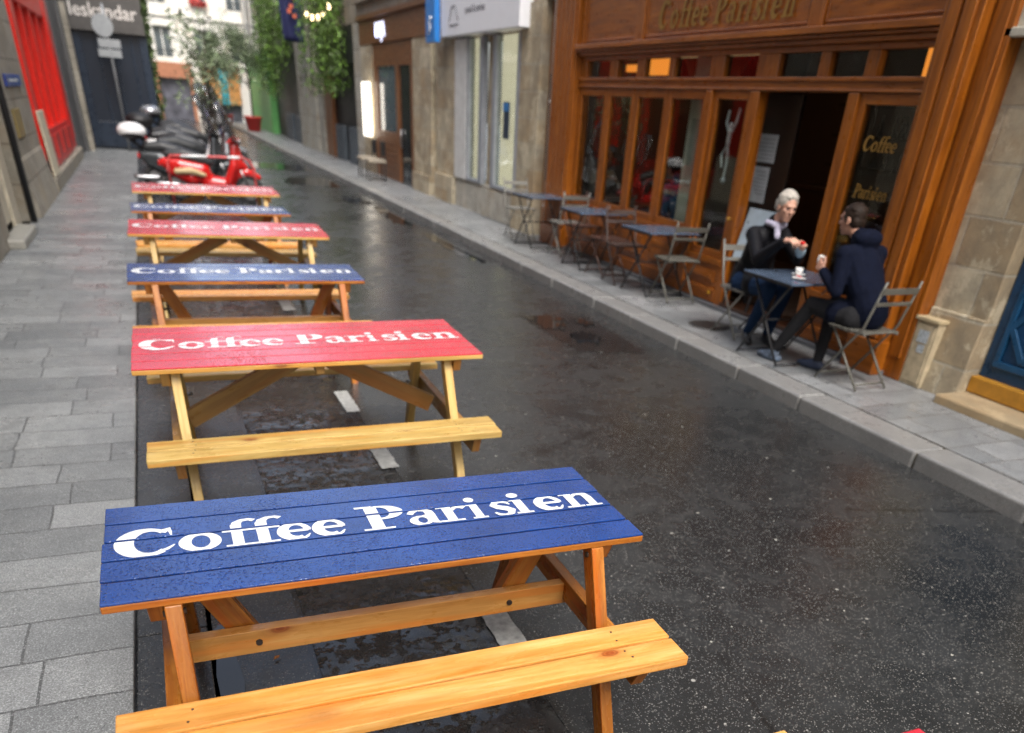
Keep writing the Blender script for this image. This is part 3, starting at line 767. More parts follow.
for (x_, yy) in ((7.3, 11.9), (7.3, 10.2)):
    pl_ = MB(); pl_.tube([(x_, yy, 3.0), (x_, yy, 2.66)], .006, 6); pl_.lathe([(.02, .22), (.06, .16), (.14, .02), (.145, 0)], (x_, yy, 2.44), 16)
    sh = cp('pendant_lamp', pl_, m_black, 0)
    MB().ell((x_, yy, 2.45), (.05, .05, .05)).build('bulb', emis('warm_bulb', (1, .5, .14), 2) if 'warm_bulb' not in MC else MC['warm_bulb'], sh, off=co)
lb = MB(); lb.box(6.5, 6.56, 10.85, 11.5, 2.42, 2.60); cp('light_box', lb, emis('amber_light_box', (1, .30, .04), .55), 0)
lb = MB(); lb.box(6.5, 6.56, 11.72, 12.1, 2.46, 2.54); cp('light_box', lb, MC['amber_light_box'], 0)
lb = MB(); lb.box(6.1, 6.14, 5.90, 6.08, 2.36, 2.56); cp('light_box', lb, MC['amber_light_box'], 0)
L_ = bpy.data.lights.new('cafe_lamp', 'POINT'); L_.energy = 2.5; L_.color = (1, .62, .3); L_.shadow_soft_size = .3
lo = bpy.data.objects.new('cafe_lamp', L_); col.objects.link(lo); lo.location = (7.3, 11.9, 2.3)
L_ = bpy.data.lights.new('cafe_lamp', 'POINT'); L_.energy = 2; L_.color = (1, .62, .3); L_.shadow_soft_size = .3
lo = bpy.data.objects.new('cafe_lamp', L_); col.objects.link(lo); lo.location = (7.3, 10.2, 2.3)
upper(cafe, X + .05, 5.2, 12.95, 4.0, 10.5, m_render)
# yellow sticker on the base panel
sk = MB(); sk.lathe([(.022, 0), (.022, -.002)], (X - .052, 8.1, .26), 14, 'x'); tag(sk.build('sticker', plain('yellow_sticker', (.8, .5, .02), .5)), 'small round yellow sticker low on the cafe base panel', 'sticker')
# papers on the inner door leaf, light board behind the woman
lf = MB(); lf.box(6.10, 6.14, 7.55, 8.4, .21, 2.21, 'z'); cp('inner_door', lf, plain('near_black_wood', (.020, .012, .008), .4))
for (y0, y1, z0, z1, lab) in ((7.80, 8.15, 1.60, 1.86, 'upper white paper notice hanging inside the dark cafe doorway'), (7.84, 8.13, 1.22, 1.56, 'lower white paper notice hanging inside the dark cafe doorway')):
    pm = MB(); pm.box(6.088, 6.092, y0, y1, z0, z1); o = pm.build('paper_notice', plain('white_paper', (.5, .53, .55), .7), bevel=0)
    tag(o, lab, 'notice')
    tx_ = MB()
    for k in range(7): tx_.box(6.086, 6.0875, y0 + .04, y1 - .04 - random.uniform(0, .08), z1 - .05 - k * .035, z1 - .042 - k * .035)
    tx_.build('printed_lines', plain('grey_print', (.25, .26, .28), .7), o)
eb = thing('menu_board', (5.90, 7.55, .2), 'pale blue menu board standing in the cafe doorway behind the woman', 'menu board')
q = MB(); q.hexa([(-.10, -.27, .48), (-.10, .27, .48), (-.085, .27, .48), (-.085, -.27, .48), (0.02, -.27, .98), (0.02, .27, .98), (.035, .27, .98), (.035, -.27, .98)]); q.build('board', plain('pale_blue_board', (.36, .44, .50), .5), eb)
q = MB()
for s in (-1, 1): q.beam((-.14, s * .22, 0.002), (.0, s * .22, .85), .025, .02); q.beam((.16, s * .22, 0.002), (.04, s * .22, .84), .025, .02)
q.build('easel', m_grim, eb)
# climbing figure ornament behind the fixed pane
fg = thing('climbing_figure', (X + .055, 8.38, 1.55), 'white climbing man ornament hanging on the glass beside the cafe door', 'ornament')
q = MB(); q.ell((0, 0, .36), (.025, .025, .032)); q.chain([((0, 0, .31), .028), ((0, .01, .17), .024)])
for pts in ([(0, .03, .30), (0, .09, .38), (0, .07, .50)], [(0, -.03, .30), (0, -.09, .40), (0, -.12, .52)], [(0, .02, .16), (0, .09, .08), (0, .05, -.04)], [(0, -.01, .15), (0, -.03, .02), (0, -.02, -.14)]): q.tube(pts, .016, 8)
q.ell((0, -.02, -.16), (.03, .035, .03)); q.build('body', plain('silver_white', (.6, .62, .65), .3, .3), fg, remesh=.006)

# ------------------------------------------------------------------ stone building right of the cafe, with blue door
sb = thing('stone_building', (6.2, 3, .116), 'stained limestone building with a dark blue panelled door and ochre threshold beside the cafe', 'building')
so2 = sb.location
def sp(n_, mb, mat, bevel=.01, parent=None): return mb.build(n_, mat, parent or sb, off=so2, bevel=bevel)
q = MB(); q.box(5.90, 6.5, 4.46, 5.20, .10, 2.56, 'y')
q.hexa([(5.80, 4.44, .10), (5.80, 5.015, .10), (5.90, 5.015, .10), (5.90, 4.44, .10), (5.87, 4.46, .75), (5.87, 5.015, .75), (5.90, 5.015, .75), (5.90, 4.46, .75)])
sp('wall', q, m_stone, .012)
q = MB(); q.box(5.80, 6.5, -12, 5.18, 2.58, 3.3, 'y'); q.box(5.76, 5.81, -12, 5.17, 2.56, 2.62, 'y'); sp('lintel', q, stone('pale_lintel', (.52, .49, .40), (.48, .45, .37), 1.4, .8, stain=.3))
q = MB(); q.box(5.9, 6.5, -12, 3.2, .1, 2.56, 'y'); sp('wall', q, m_stone)
m_bluedoor = plain('blue_door_paint', (.006, .045, .115), .3, var=.25, scale=14)
q = MB(); q.box(6.02, 6.08, 3.2, 4.455, .195, 2.56, 'z'); dr = sp('door', q, m_bluedoor)
q = MB()
for z in (.42, 1.12, 1.82):
    for (a, b) in ((3.3, 3.78), (3.88, 4.36)):
        q.box(5.995, 6.019, a, b, z, z + .05, 'y'); q.box(5.995, 6.019, a, b, z + .57, z + .62, 'y'); q.box(5.995, 6.019, a, a + .05, z + .05, z + .57, 'z'); q.box(5.995, 6.019, b - .05, b, z + .05, z + .57, 'z')
        q.beam((6.008, a + .05, z + .31), (6.008, (a + b) / 2, z + .55), .022, .05); q.beam((6.007, (a + b) / 2, z + .55), (6.007, b - .05, z + .31), .022, .05)
        q.beam((6.006, b - .05, z + .31), (6.006, (a + b) / 2, z + .08), .022, .05); q.beam((6.005, (a + b) / 2, z + .08), (6.005, a + .05, z + .31), .022, .05)
sp('door_panel', q, plain('blue_moulding_paint', (.010, .065, .15), .3), .006, dr)
q = MB(); q.box(5.93, 6.019, 3.2, 4.455, .195, .325, 'y'); sp('threshold', q, plain('ochre_threshold', (.46, .22, .025), .4, var=.2, scale=10))
q = MB(); q.box(5.60, 6.0, 3.0, 4.47, .10, .190, 'y'); sp('door_step', q, stone('worn_yellow_step', (.42, .32, .19), (.36, .27, .15), 3, 2, stain=.4), .02)
upper(sb, 5.85, -12, 5.16, 3.3, 10.5, m_render)
mt = thing('meter_cabinet', (5.83, 4.90, .118), 'cream metal utility cabinet with a worn sticker against the stone pier', 'utility cabinet')
q = MB(); q.box(-.06, .06, -.11, .12, 0, .53); q.box(-.068, -.059, -.09, .10, .03, .50); q.build('cabinet', plain('cream_cabinet_paint', (.46, .38, .25), .5, var=.25, scale=12), mt, bevel=.006)
q = MB(); q.box(-.08, .06, -.125, .135, .53, .56); q.build('lid', plain('cream_lid_paint', (.5, .40, .24), .5), mt, bevel=.006)
q = MB(); q.box(-.0715, -.0695, -.05, .06, .36, .46); q.box(-.0715, -.0695, -.04, .03, .28, .345); q.build('sticker', plain('worn_grey_sticker', (.42, .46, .48), .6, var=.5, scale=60), mt)
q = MB()
q.tube([(5.84, 4.95 + .17, z) for z in (.12, 1.3, 2.56)], .018, 8); tag(q.build('drainpipe', plain('beige_pipe', (.36, .30, .2), .5)), 'thin beige pipe running up between the stone pier and the cafe woodwork', 'pipe')

# ------------------------------------------------------------------ building with the white shopfront (y 12.95 - 19.6)
ws = thing('shop_building', (6.0, 16, .116), 'limestone building with a white shopfront, grey framed tall windows and blue square sign', 'building')
wo_ = ws.location
def wp(n_, mb, mat, bevel=.008, parent=None): return mb.build(n_, mat, parent or ws, off=wo_, bevel=bevel)
q = MB(); q.box(5.80, 6.4, 13.64, 14.48, .1, 3.3, 'y'); q.box(5.74, 5.80, 13.62, 14.50, .1, .68, 'y'); wp('pier', q, m_stone)
q = MB(); q.box(5.82, 6.4, 17.95, 19.30, .1, 3.6, 'y'); q.box(5.76, 5.82, 17.98, 19.28, .1, .62, 'y'); wp('pier', q, m_stone)
q = MB(); q.box(5.95, 6.0, 13.02, 13.62, .12, 3.3, 'z'); q.box(5.93, 5.951, 13.1, 13.55, .25, .75); q.box(5.9, 5.96, 12.955, 13.02, .12, 3.3, 'z'); dq = wp('door', q, wood('brown_varnish', (.22, .07, .012), (.32, .11, .02), (.4, .15, .03), .4, knots=False, wet=False))
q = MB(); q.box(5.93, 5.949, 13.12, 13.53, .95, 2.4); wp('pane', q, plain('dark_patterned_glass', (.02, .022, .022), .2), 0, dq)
MB().ell((5.90, 13.10, 1.0), (.02, .02, .03)).build('handle', m_gold, dq, off=wo_)
# white front
q = MB(); q.box(5.83, 6.3, 14.49, 17.94, .1, .64, 'y'); q.box(5.79, 5.84, 14.485, 16.2, .12, .60, 'y'); wp('base_wall', q, m_stonebase, .01)
q = MB()
for (a, b) in ((14.49, 14.62), (15.62, 15.80), (16.30, 16.5), (17.10, 17.22)): q.box(5.80, 5.90, a, b, .642, 2.95, 'z')
q.box(5.80, 5.90, 14.62, 15.62, .642, .70, 'y'); q.box(5.80, 5.90, 16.5, 17.10, .642, .70, 'y'); wp('window_frame', q, plain('grey_blue_frame', (.28, .30, .33), .4))
q = MB(); q.box(5.79, 5.95, 17.22, 17.94, .642, 2.95, 'z'); wp('white_pilaster', q, plain('white_pilaster_paint', (.6, .6, .58), .5))
for (a, b) in ((14.621, 15.619), (16.501, 17.099)):
    q = MB(); q.box(5.85, 5.86, a, b, .70, 2.95); wn = wp('window', q, m_glass, 0)
    q = MB(); q.box(5.92, 5.95, a, b, .70, 2.95); wp('blind', q, plain('cream_blind', (.66, .60, .45), .7, ecol=(1, .86, .62), emit=.35), 0, wn)  # emission stands in for light from the lit room behind the blind
q = MB(); q.box(5.92, 5.96, 15.8, 16.3, .642, 2.95, 'z'); wp('stone_infill', q, m_stone, 0)
q = MB(); q.box(5.62, 5.90, 14.15, 18.30, 2.98, 3.75, 'y'); sg = wp('sign', q, plain('white_sign', (.78, .79, .82), .4, var=.03), .01)
text_mesh('lettering', 'conseil & services', .15, plain('grey_print_dark', (.12, .12, .14), .5), sg, wallM(5.617, 16.3, 3.28, 1), .002, off=wo_)
q = MB(); q.tube([(5.617, 17.75, 3.2), (5.617, 17.6, 3.42), (5.617, 17.4, 3.42), (5.617, 17.2, 3.2)], .01, 6); q.box(5.612, 5.618, 17.2, 17.75, 3.13, 3.15); wp('emblem', q, MC['grey_print_dark'], 0, sg)
q = MB(); q.box(5.50, 5.61, 18.32, 18.95, 2.90, 3.75, 'y'); sg2 = wp('blue_sign', q, plain('blue_sign_paint', (.02, .19, .56), .35, var=.05), .01)
q = MB(); q.tube([(5.494, 18.72, 3.02), (5.494, 18.6, 3.14), (5.494, 18.66, 3.24), (5.494, 18.55, 3.3)], .02, 8); wp('emblem', q, m_white, 0, sg2)
q = MB(); q.box(5.86, 5.87, 15.0, 15.28, 1.45, 2.0); q2 = q.build('poster', plain('dark_poster', (.02, .04, .07), .4), None); q2.location.x = -.02; tag(q2, 'dark poster with a blue band in the white shop window', 'poster')
q = MB(); q.box(5.836, 5.84, 15.01, 15.27, 1.86, 1.98); q.build('blue_band', plain('blue_band', (.03, .2, .5), .4), q2).location.x = 0.01
upper(ws, 5.85, 12.95, 19.6, 3.78, 10.5, m_render)
q = MB(); q.box(5.84, 6.5, 12.96, 14.14, 3.3, 3.78, 'y'); q.box(5.88, 6.5, 14.14, 19.6, 2.96, 3.78, 'y'); wp('lintel', q, m_stone2)
q = MB(); q.tube([(5.76, 12.99, .12), (5.76, 12.99, 4), (5.76, 12.99, 13)], .045, 10)
for z in (.6, 2.0, 3.4, 5): q.lathe([(.055, 0), (.055, .05)], (5.76, 12.99, z), 10)
tag(q.build('drainpipe', plain('pale_grey_pipe', (.42, .41, .38), .5)), 'pale grey vertical drainpipe between the brown door and the orange cafe woodwork', 'drainpipe')

# ------------------------------------------------------------------ brown shop (19.6 - 26.5)
bs = thing('brown_shopfront_building', (6.0, 23, .116), 'building with a dark brown wooden shopfront and small glowing white letters', 'building')
bo_ = bs.location
def bp(n_, mb, mat, bevel=.008, parent=None): return mb.build(n_, mat, parent or bs, off=bo_, bevel=bevel)
q = MB(); q.box(5.80, 6.4, 19.62, 21.1, .1, 3.1, 'y'); q.box(5.75, 5.8, 19.64, 21.08, .1, .5, 'y'); bp('pier', q, m_stone)
each(bp, 'pier', [(5.80, 6.4, 25.1, 26.5, .1, 3.1)], m_stone)
q = MB(); q.box(5.78, 6.2, 19.62, 26.5, 3.08, 3.62, 'y'); q.box(5.70, 5.8, 19.6, 26.5, 3.60, 3.70, 'y'); fa = bp('fascia', q, m_browndoor)
text_mesh('lettering', 'MAJA', .42, emis('white_neon', (.72, .75, 1), .9), fa, wallM(5.775, 24.0, 3.2, 1), .01, bold=.01, off=bo_)
q = MB(); q.box(5.82, 5.92, 21.1, 21.4, .12, 3.07, 'z'); q.box(5.82, 5.92, 22.5, 22.8, .12, 2.6, 'z'); q.box(5.82, 5.92, 24.7, 25.09, .12, 3.07, 'z'); q.box(5.82, 5.92, 21.4, 24.7, 2.6, 3.07, 'y'); q.box(5.83, 5.91, 22.8, 24.7, .12, 1.2, 'y')
for i in range(6): q.box(5.815, 5.83, 22.85, 24.65, .3 + i * .13, .33 + i * .13, 'y')
bp('shop_frame', q, m_browndoor)
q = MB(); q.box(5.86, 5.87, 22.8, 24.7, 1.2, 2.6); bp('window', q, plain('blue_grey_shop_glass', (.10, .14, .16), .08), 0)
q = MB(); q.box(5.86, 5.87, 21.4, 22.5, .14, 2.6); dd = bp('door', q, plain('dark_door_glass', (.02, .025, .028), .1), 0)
MB().tube([(5.82, 22.3, .9), (5.80, 22.3, 1.1), (5.82, 22.3, 1.3)], .025, 8).build('handle', m_bolt, dd, off=bo_)
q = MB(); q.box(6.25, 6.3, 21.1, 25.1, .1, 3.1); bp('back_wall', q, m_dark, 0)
q = MB(); q.box(5.62, 5.74, 25.15, 25.75, 1.0, 2.25); tag(q.build('lit_sign', emis('warm_white_panel', (1, .93, .8), .9), bevel=.01), 'tall glowing white lightbox on the stone pier left of the brown shop door', 'lightbox')
q = MB(); q.box(5.74, 6.3, 19.6, 26.5, 3.70, 3.95, 'y'); q.box(5.62, 6.3, 19.6, 26.5, 3.95, 4.1, 'y'); bp('cornice', q, m_stone2)
upper(bs, 5.85, 19.6, 26.5, 4.1, 10.5, m_render)
for i, (yy, lab) in enumerate(((23.9, 'left of the two dark chairs with pale cushions outside the brown shop'), (22.95, 'right of the two dark chairs with pale cushions outside the brown shop'))):
    t = thing('cafe_armchair', (5.28, yy, .118), lab, 'chair', 'chairs outside the brown shop')
    q = MB()
    for sx in (-.2, .2):
        for sy in (-.2, .2): q.box(sx - .015, sx + .015, sy - .015, sy + .015, 0, .40 if sx < 0 else .86)
    q.build('leg', m_black, t)
    q = MB(); q.box(-.23, .23, -.23, .23, .40, .48); q.build('seat', plain('pale_cushion', (.30, .26, .20), .8), t, bevel=.02)
    q = MB(); q.box(.18, .22, -.22, .22, .55, .88); q.build('backrest', m_black, t, bevel=.02)

# ------------------------------------------------------------------ far right buildings
fb = thing('dark_shop_building', (6.0, 32, .116), 'building with black shopfronts under hanging green climbers', 'building')
fo = fb.location
def fp(n_, mb, mat, bevel=.01): return mb.build(n_, mat, fb, off=fo, bevel=bevel)
each(fp, 'pier', [(5.8, 6.4, 26.5, 27.4, .1, 3.6), (5.75, 6.4, 34.0, 38.0, .1, 4.6), (5.8, 6.4, 33.0, 33.9, .1, 3.6)], m_stonebase)
q = MB(); q.box(6.0, 6.4, 27.4, 33.0, .1, 2.7, 'y'); q.box(5.8, 6.4, 27.4, 33.0, 2.7, 3.6, 'y'); fp('black_front', q, m_black)
each(fp, 'black_front', [(6.0, 6.4, 38.0, 46.5, .1, 4.0)], m_black)
for (a, b) in ((27.6, 29.0), (29.9, 31.2), (38.3, 40), (41, 43)):
    q = MB(); q.box(5.86, 5.99, a, b, .12, 1.1, 'z')
    for i in range(5): q.box(5.845, 5.86, a + .1 + i * (b - a - .2) / 5, a + .2 + i * (b - a - .2) / 5, .2, 1.0, 'z')
    fp('panel', q, plain('slate_panel', (.07, .085, .10), .5))
q = MB(); q.box(5.84, 5.98, 31.5, 32.8, .12, 2.6, 'z'); fp('door', q, m_browndoor)
upper(fb, 5.85, 26.5, 46.5, 4.62, 10.5, m_render)
q = MB(); q.box(5.8, 6.4, 26.5, 33.95, 3.6, 4.62, 'y'); fp('band', q, m_stone2)
gs = thing('green_shop_building', (6.0, 52, .116), 'far building on the right with a bright green shopfront', 'building')
q = MB(); q.box(5.7, 6.4, 46.5, 55.5, .1, 3.4, 'y'); q.build('shopfront', plain('bright_green_paint', (.15, .45, .14), .5), gs, off=gs.location)
q = MB(); q.box(5.75, 12, 46.5, 55.5, 3.4, 10, 'y'); q.build('wall', m_render, gs, off=gs.location)
for yy in (48, 50.2, 52.6):
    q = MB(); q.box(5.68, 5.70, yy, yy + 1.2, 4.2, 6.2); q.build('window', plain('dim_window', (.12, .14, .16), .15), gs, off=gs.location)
# flag
fl = thing('flag', (6.05, 35.3, 4.75), 'dark navy flag with an orange emblem hanging from a pole above the street', 'flag')
q = MB(); nx, nz = 10, 12
for i in range(nz + 1):
    for j in range(nx + 1):
        u, v = j / nx, i / nz; q.v.append((-.3 - u * .85 + .1 * v, .12 * math.sin(u * 9 + v * 2) * (.3 + v), .35 - v * 1.75 + u * .5 * (1 - .9 * v)))
for i in range(nz):
    for j in range(nx): a = i * (nx + 1) + j; q.face([a, a + 1, a + nx + 2, a + nx + 1], None, True)
o = q.build('cloth', plain('navy_cloth', (.012, .016, .07), .8), fl); md = o.modifiers.new('s', 'SOLIDIFY'); md.thickness = .008
q = MB(); q.tube([(.1, 0, .2), (-1.6, 0, .98)], .02, 8); q.build('pole', m_grim, fl)
q = MB()
for (u, v) in ((.45, .35), (.6, .3), (.55, .5), (.45, .62), (.65, .58)):
    x_ = -.3 - u * .85 + .1 * v; z_ = .35 - v * 1.75 + u * .5 * (1 - .9 * v); q.box(x_ - .06, x_ + .06, -.16, -.13, z_ - .06, z_ + .06)
q.build('emblem', plain('orange_emblem', (.55, .12, .05), .7), fl)
# string of bulbs
sb_ = thing('festoon_lights', (5.5, 30, 3.6), 'short string of warm glowing bulbs hanging in the green climber', 'string lights')
q = MB(); q.tube([(-.1, 2.4, .42), (-.1, .8, .2), (-.1, -.8, .28), (-.1, -2.4, .5)], .012, 6); q.build('cable', m_black, sb_)
q = MB()
for k in range(5): q.ell((-.18, 1.9 - k * .95, .22 + .04 * (k - 2) ** 2), (.05, .06, .075), 10, 6)
q.build('bulb', emis('warm_festoon', (1, .75, .4), 3), sb_)

# ------------------------------------------------------------------ plants
def leaves(mb, c, r, n, size, elong=1.0, hang=0):
    for k in range(n):
        while True:
            p = Vector((random.uniform(-1, 1), random.uniform(-1, 1), random.uniform(-1, 1)))
            if p.length < 1: break
        if random.random() < .6: p = p.normalized() * random.uniform(.7, 1.05)
        q = Vector((c[0] + p.x * r[0], c[1] + p.y * r[1], c[2] + p.z * r[2]))
        d = Vector((random.gauss(0, 1), random.gauss(0, 1), random.gauss(0, .6) - hang)).normalized(); u = d.cross(Vector((random.gauss(0, 1), random.gauss(0, 1), random.gauss(0, 1)))).normalized()
        s_ = size * random.uniform(.6, 1.4); b = len(mb.v)
        mb.v += [tuple(q - d * s_ * elong), tuple(q + u * s_ * .5), tuple(q + d * s_ * elong), tuple(q - u * s_ * .5)]; mb.face([b, b + 1, b + 2, b + 3])
m_leaf = leafmat('vivid_leaf', (.085, .16, .022)); m_olive = leafmat('olive_leaf', (.12, .16, .085)); m_ivy = leafmat('ivy_leaf', (.06, .10, .02)); m_bark = plain('bark', (.055, .045, .035), .8)
def climber(y0, y1, z0, z1, label, dens=1.0, X0=5.5, mat=None):
    t = thing('climbing_plant', (X0, (y0 + y1) / 2, z0), label, 'climbing plant', 'green climbers hanging over the shops')
    mb = MB(); stx = MB()
    n_ = int((y1 - y0) * 3.4)
    for k in range(n_):
        yy = random.uniform(y0, y1); bottom = z0 + random.random() ** 2 * (z1 - z0) * .6; zz = z1
        x_ = X0 + random.uniform(-.35, .25)
        stx.tube([(x_, yy, z1), (x_ + .05, yy + .05, (z1 + bottom) / 2), (x_, yy, bottom)], .008, 5)
        while zz > bottom:
            leaves(mb, (x_, yy, zz), (.26, .30, .26), int(17 * dens), .055, 1.3, .8); zz -= .26
    mb.build('foliage', mat or m_leaf, t, off=t.location); stx.build('stem', m_bark, t, off=t.location)
climber(27.0, 34.2, 1.9, 5.2, 'bright green climber with bulbs hanging above the black shopfronts')
climber(38.8, 46.5, 1.6, 5.6, 'green climber left of the navy flag, hanging low over the far shops', .9)
t = thing('ivy', (.45, 40, .1), 'dark ivy growing up the wall edge behind the navy shopfront', 'ivy')
mb = MB()
for k in range(160): leaves(mb, (.46 + random.uniform(0, .12), random.uniform(31.6, 48), random.uniform(.4, 5)), (.14, .5, .4), 14, .08, 1.2, .3)
mb.build('foliage', m_ivy, t, off=t.location)
def olive(x, y, z, h, crown, label, pot=True, dens=260, tr=.05):
    t = thing('olive_tree', (x, y, z), label, 'tree', 'olive trees in the street')
    b0 = .55 if pot else 0
    q = MB(); q.tube([(0, 0, b0 * .9), (.03, .02, h * .4), (-.03, 0, h * .62), (.02, 0, h * .85)], [tr, tr * .85, tr * .7, tr * .3], 8)
    lf = MB()
    for k in range(16):
        a = random.uniform(0, 6.28); zz = h * random.uniform(.42, .8); rr = crown * random.uniform(.35, .9)
        e = Vector((rr * math.cos(a), rr * math.sin(a), zz + random.uniform(.1, .45) * h * .5)); q.tube([(0, 0, zz * .9), tuple(Vector((e.x * .5, e.y * .5, (zz + e.z) / 2))), tuple(e)], [tr * .45, tr * .25, tr * .1], 5)
        leaves(lf, e, (crown * .42, crown * .42, crown * .40), dens, .034, 1.9)
        for j in range(3):
            e2 = e + Vector((random.gauss(0, .25), random.gauss(0, .25), random.gauss(.05, .22))) * crown; leaves(lf, e2, (crown * .2, crown * .2, crown * .22), dens // 6, .034, 1.9)
    q.build('trunk', m_bark, t); lf.build('crown', m_olive, t)
    if pot:
        MB().lathe([(.30, 0), (.42, .55), (.45, .56), (.45, .62), (.38, .62), (.36, .54)], n=20).build('pot', plain('red_pot', (.5, .025, .02), .45), t)
olive(4.95, 48.0, .119, 4.3, 1.15, 'olive tree in a large red pot on the far right pavement edge')
olive(4.0, 53.0, .0, 4.3, .8, 'second potted olive tree, farther down the street to the left')
olive(1.24, 19.35, .0, 2.9, .62, 'thin sapling with sparse grey green leaves growing among the scooters', False, 28, .03)
olive(1.9, 30.0, .0, 3.2, .8, 'loose grey green sapling behind the parked scooters', False, 30, .035)

# ------------------------------------------------------------------ end building
eb2 = thing('cream_building', (5, 60, 0), 'bright cream apartment building closing the far end of the street', 'building')
q = MB()
wins = [(1.2, 2.15), (3.4, 4.3), (5.4, 6.3), (7.4, 8.3)]; rows_ = [(3.1, 4.55), (5.6, 7.2), (8.2, 8.6)]
prev = -6
for (a, b) in wins:
    q.box(prev, a, 60, 60.5, 2.9, 9); prev = b; zz = 2.9
    for (c, d) in rows_: q.box(a, b, 60, 60.5, zz, c); zz = d
    q.box(a, b, 60, 60.5, zz, 9)
q.box(prev, 14, 60, 60.5, 2.9, 9); q.build('wall', m_end, eb2, off=eb2.location)
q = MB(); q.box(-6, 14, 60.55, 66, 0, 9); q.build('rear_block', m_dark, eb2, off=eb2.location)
q = MB(); q.box(-6, 14, 59.85, 60.0, 2.85, 3.0); q.box(-6, 14, 59.9, 60, 5.0, 5.12); q.build('ledge', m_end, eb2, off=eb2.location)
for (a, b) in wins:
    for (c, d) in rows_:
        f = MB(); f.box(a, a + .07, 60.2, 60.25, c, d); f.box(b - .07, b, 60.2, 60.25, c, d); f.box(a + .07, b - .07, 60.2, 60.25, d - .07, d); f.box((a + b) / 2 - .04, (a + b) / 2 + .04, 60.2, 60.25, c, d - .07)
        wn = f.build('window', plain('white_window_frame', (.6, .6, .56), .5), eb2, off=eb2.location)
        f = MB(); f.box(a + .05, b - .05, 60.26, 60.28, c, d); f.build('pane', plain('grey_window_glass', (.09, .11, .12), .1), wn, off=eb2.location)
        f = MB(); f.box(a, b, 59.9, 60.0, c + .3, c + .34)
        for k in range(8): f.box(a + k * .13, a + k * .13 + .02, 59.93, 59.95, c, c + .3)
        f.build('railing', m_grim, wn, off=eb2.location)
q = MB(); q.box(-6, .9, 60, 60.5, 0, 2.85); q.box(3.0, 3.5, 59.9, 60.5, 0, 2.85); q.box(5.6, 14, 60, 60.5, 0, 2.85); q.build('pier', m_end, eb2, off=eb2.location)
q = MB(); q.box(.9, 3.0, 59.8, 60.3, 2.1, 2.85); q.box(.9, 1.1, 59.85, 60.3, 0, 2.1); q.box(2.8, 3.0, 59.85, 60.3, 0, 2.1); q.build('orange_shopfront', plain('brick_orange_paint', (.38, .16, .085), .6), eb2, off=eb2.location)
q = MB(); q.box(1.1, 2.8, 60.1, 60.3, 0, 2.1); q.box(3.5, 5.6, 60.1, 60.3, 0, 1.0); q.build('shop_glass', plain('dim_shop_glass', (.10, .10, .12), .2, var=.6, scale=2), eb2, off=eb2.location)
q = MB(); q.box(3.5, 5.6, 59.7, 60.1, 1.0, 2.85); q.build('orange_blind', plain('amber_blind', (.46, .22, .06), .6), eb2, off=eb2.location)
q = MB(); leaves(q, (3.85, 59.8, 5.75), (.5, .12, .18), 250, .07); tag(q.build('window_flowers', leafmat('red_flowers', (.45, .05, .04))), 'red flowers on an upper window sill of the cream end building', 'flowers')
q = MB(); q.box(-.2, .2, -.03, .03, 0, 1.5); q.v = [(v[0], v[1], v[2]) for v in q.v]; o = q.build('banner', plain('turquoise_banner', (.03, .30, .36), .6)); o.location = (4.1, 52.0, 1.1); tag(o, 'turquoise vertical banner standing between the far olive trees', 'banner')
MB().tube([(0, 0, -1.1), (0, 0, 1.55)], .025, 8).build('pole', m_grim, o)

# ------------------------------------------------------------------ left side
lw = thing('grey_building', (-2.2, 10, .03), 'grey stained building with brass and blue plaques beside the red shopfront', 'building')
lo_ = lw.location
def lp(n_, mb, mat, bevel=.012, parent=None): return mb.build(n_, mat, parent or lw, off=lo_, bevel=bevel)
q = MB(); q.box(-2.4, -1.80, -12, 12.4, .02, 4, 'y'); q.box(-2.4, -1.80, 14.6, 18.35, .02, 4, 'y'); q.box(-2.4, -2.05, 12.4, 14.6, .02, 4, 'y')
q.hexa([(-1.80, 14.9, .02), (-1.80, 18.3, .02), (-1.68, 18.25, .02), (-1.68, 15.0, .02), (-1.80, 14.9, .8), (-1.80, 18.3, .8), (-1.775, 18.25, .75), (-1.775, 15.0, .75)][::1])
lp('wall', q, m_leftwall)
q = MB(); q.box(-1.95, -1.86, 12.5, 13.3, .2, 3.0, 'z'); q.box(-1.88, -1.83, 13.35, 13.9, .05, 2.9, 'z'); lp('shutter', q, plain('cream_shutter', (.50, .45, .34), .5, var=.2))
q = MB(); q.box(-1.86, -1.62, 12.1, 13.5, .02, .14, 'y'); lp('step', q, plain('worn_stone_step', (.30, .29, .25), .5, bump=.006), .03)
upper(lw, -1.85, -12, 18.35, 4.0, 10, m_render, side=-1)
q = MB(); q.tube([(-1.74, 14.45, .05), (-1.74, 14.45, 2), (-1.74, 14.45, 12)], .045, 8); tag(q.build('black_drainpipe', m_black), 'black drainpipe running up the grey wall beside the stone step', 'drainpipe')
pq = thing('street_plaque', (-1.79, 16.6, 1.72), 'small blue street name plaque on the grey wall above the brass plaque', 'plaque')
q = MB(); q.box(0, .02, -1.0, .9, -.06, .09); q.build('plate', plain('blue_enamel', (.02, .05, .30), .3), pq, bevel=.004)
q = MB(); q.box(.021, .023, -.6, .5, .0, .03); q.build('lettering', m_white, pq)
q = MB(); q.box(-1.795, -1.775, 15.6, 16.4, 1.02, 1.38); tag(q.build('brass_plaque', plain('brass', (.40, .30, .10), .4, .6), bevel=.004), 'small brass plaque screwed to the grey wall below the blue one', 'plaque')
bd = thing('leaning_board', (-1.765, 19.0, .285), 'cream board standing on the stone plinth against the red shopfront', 'board')
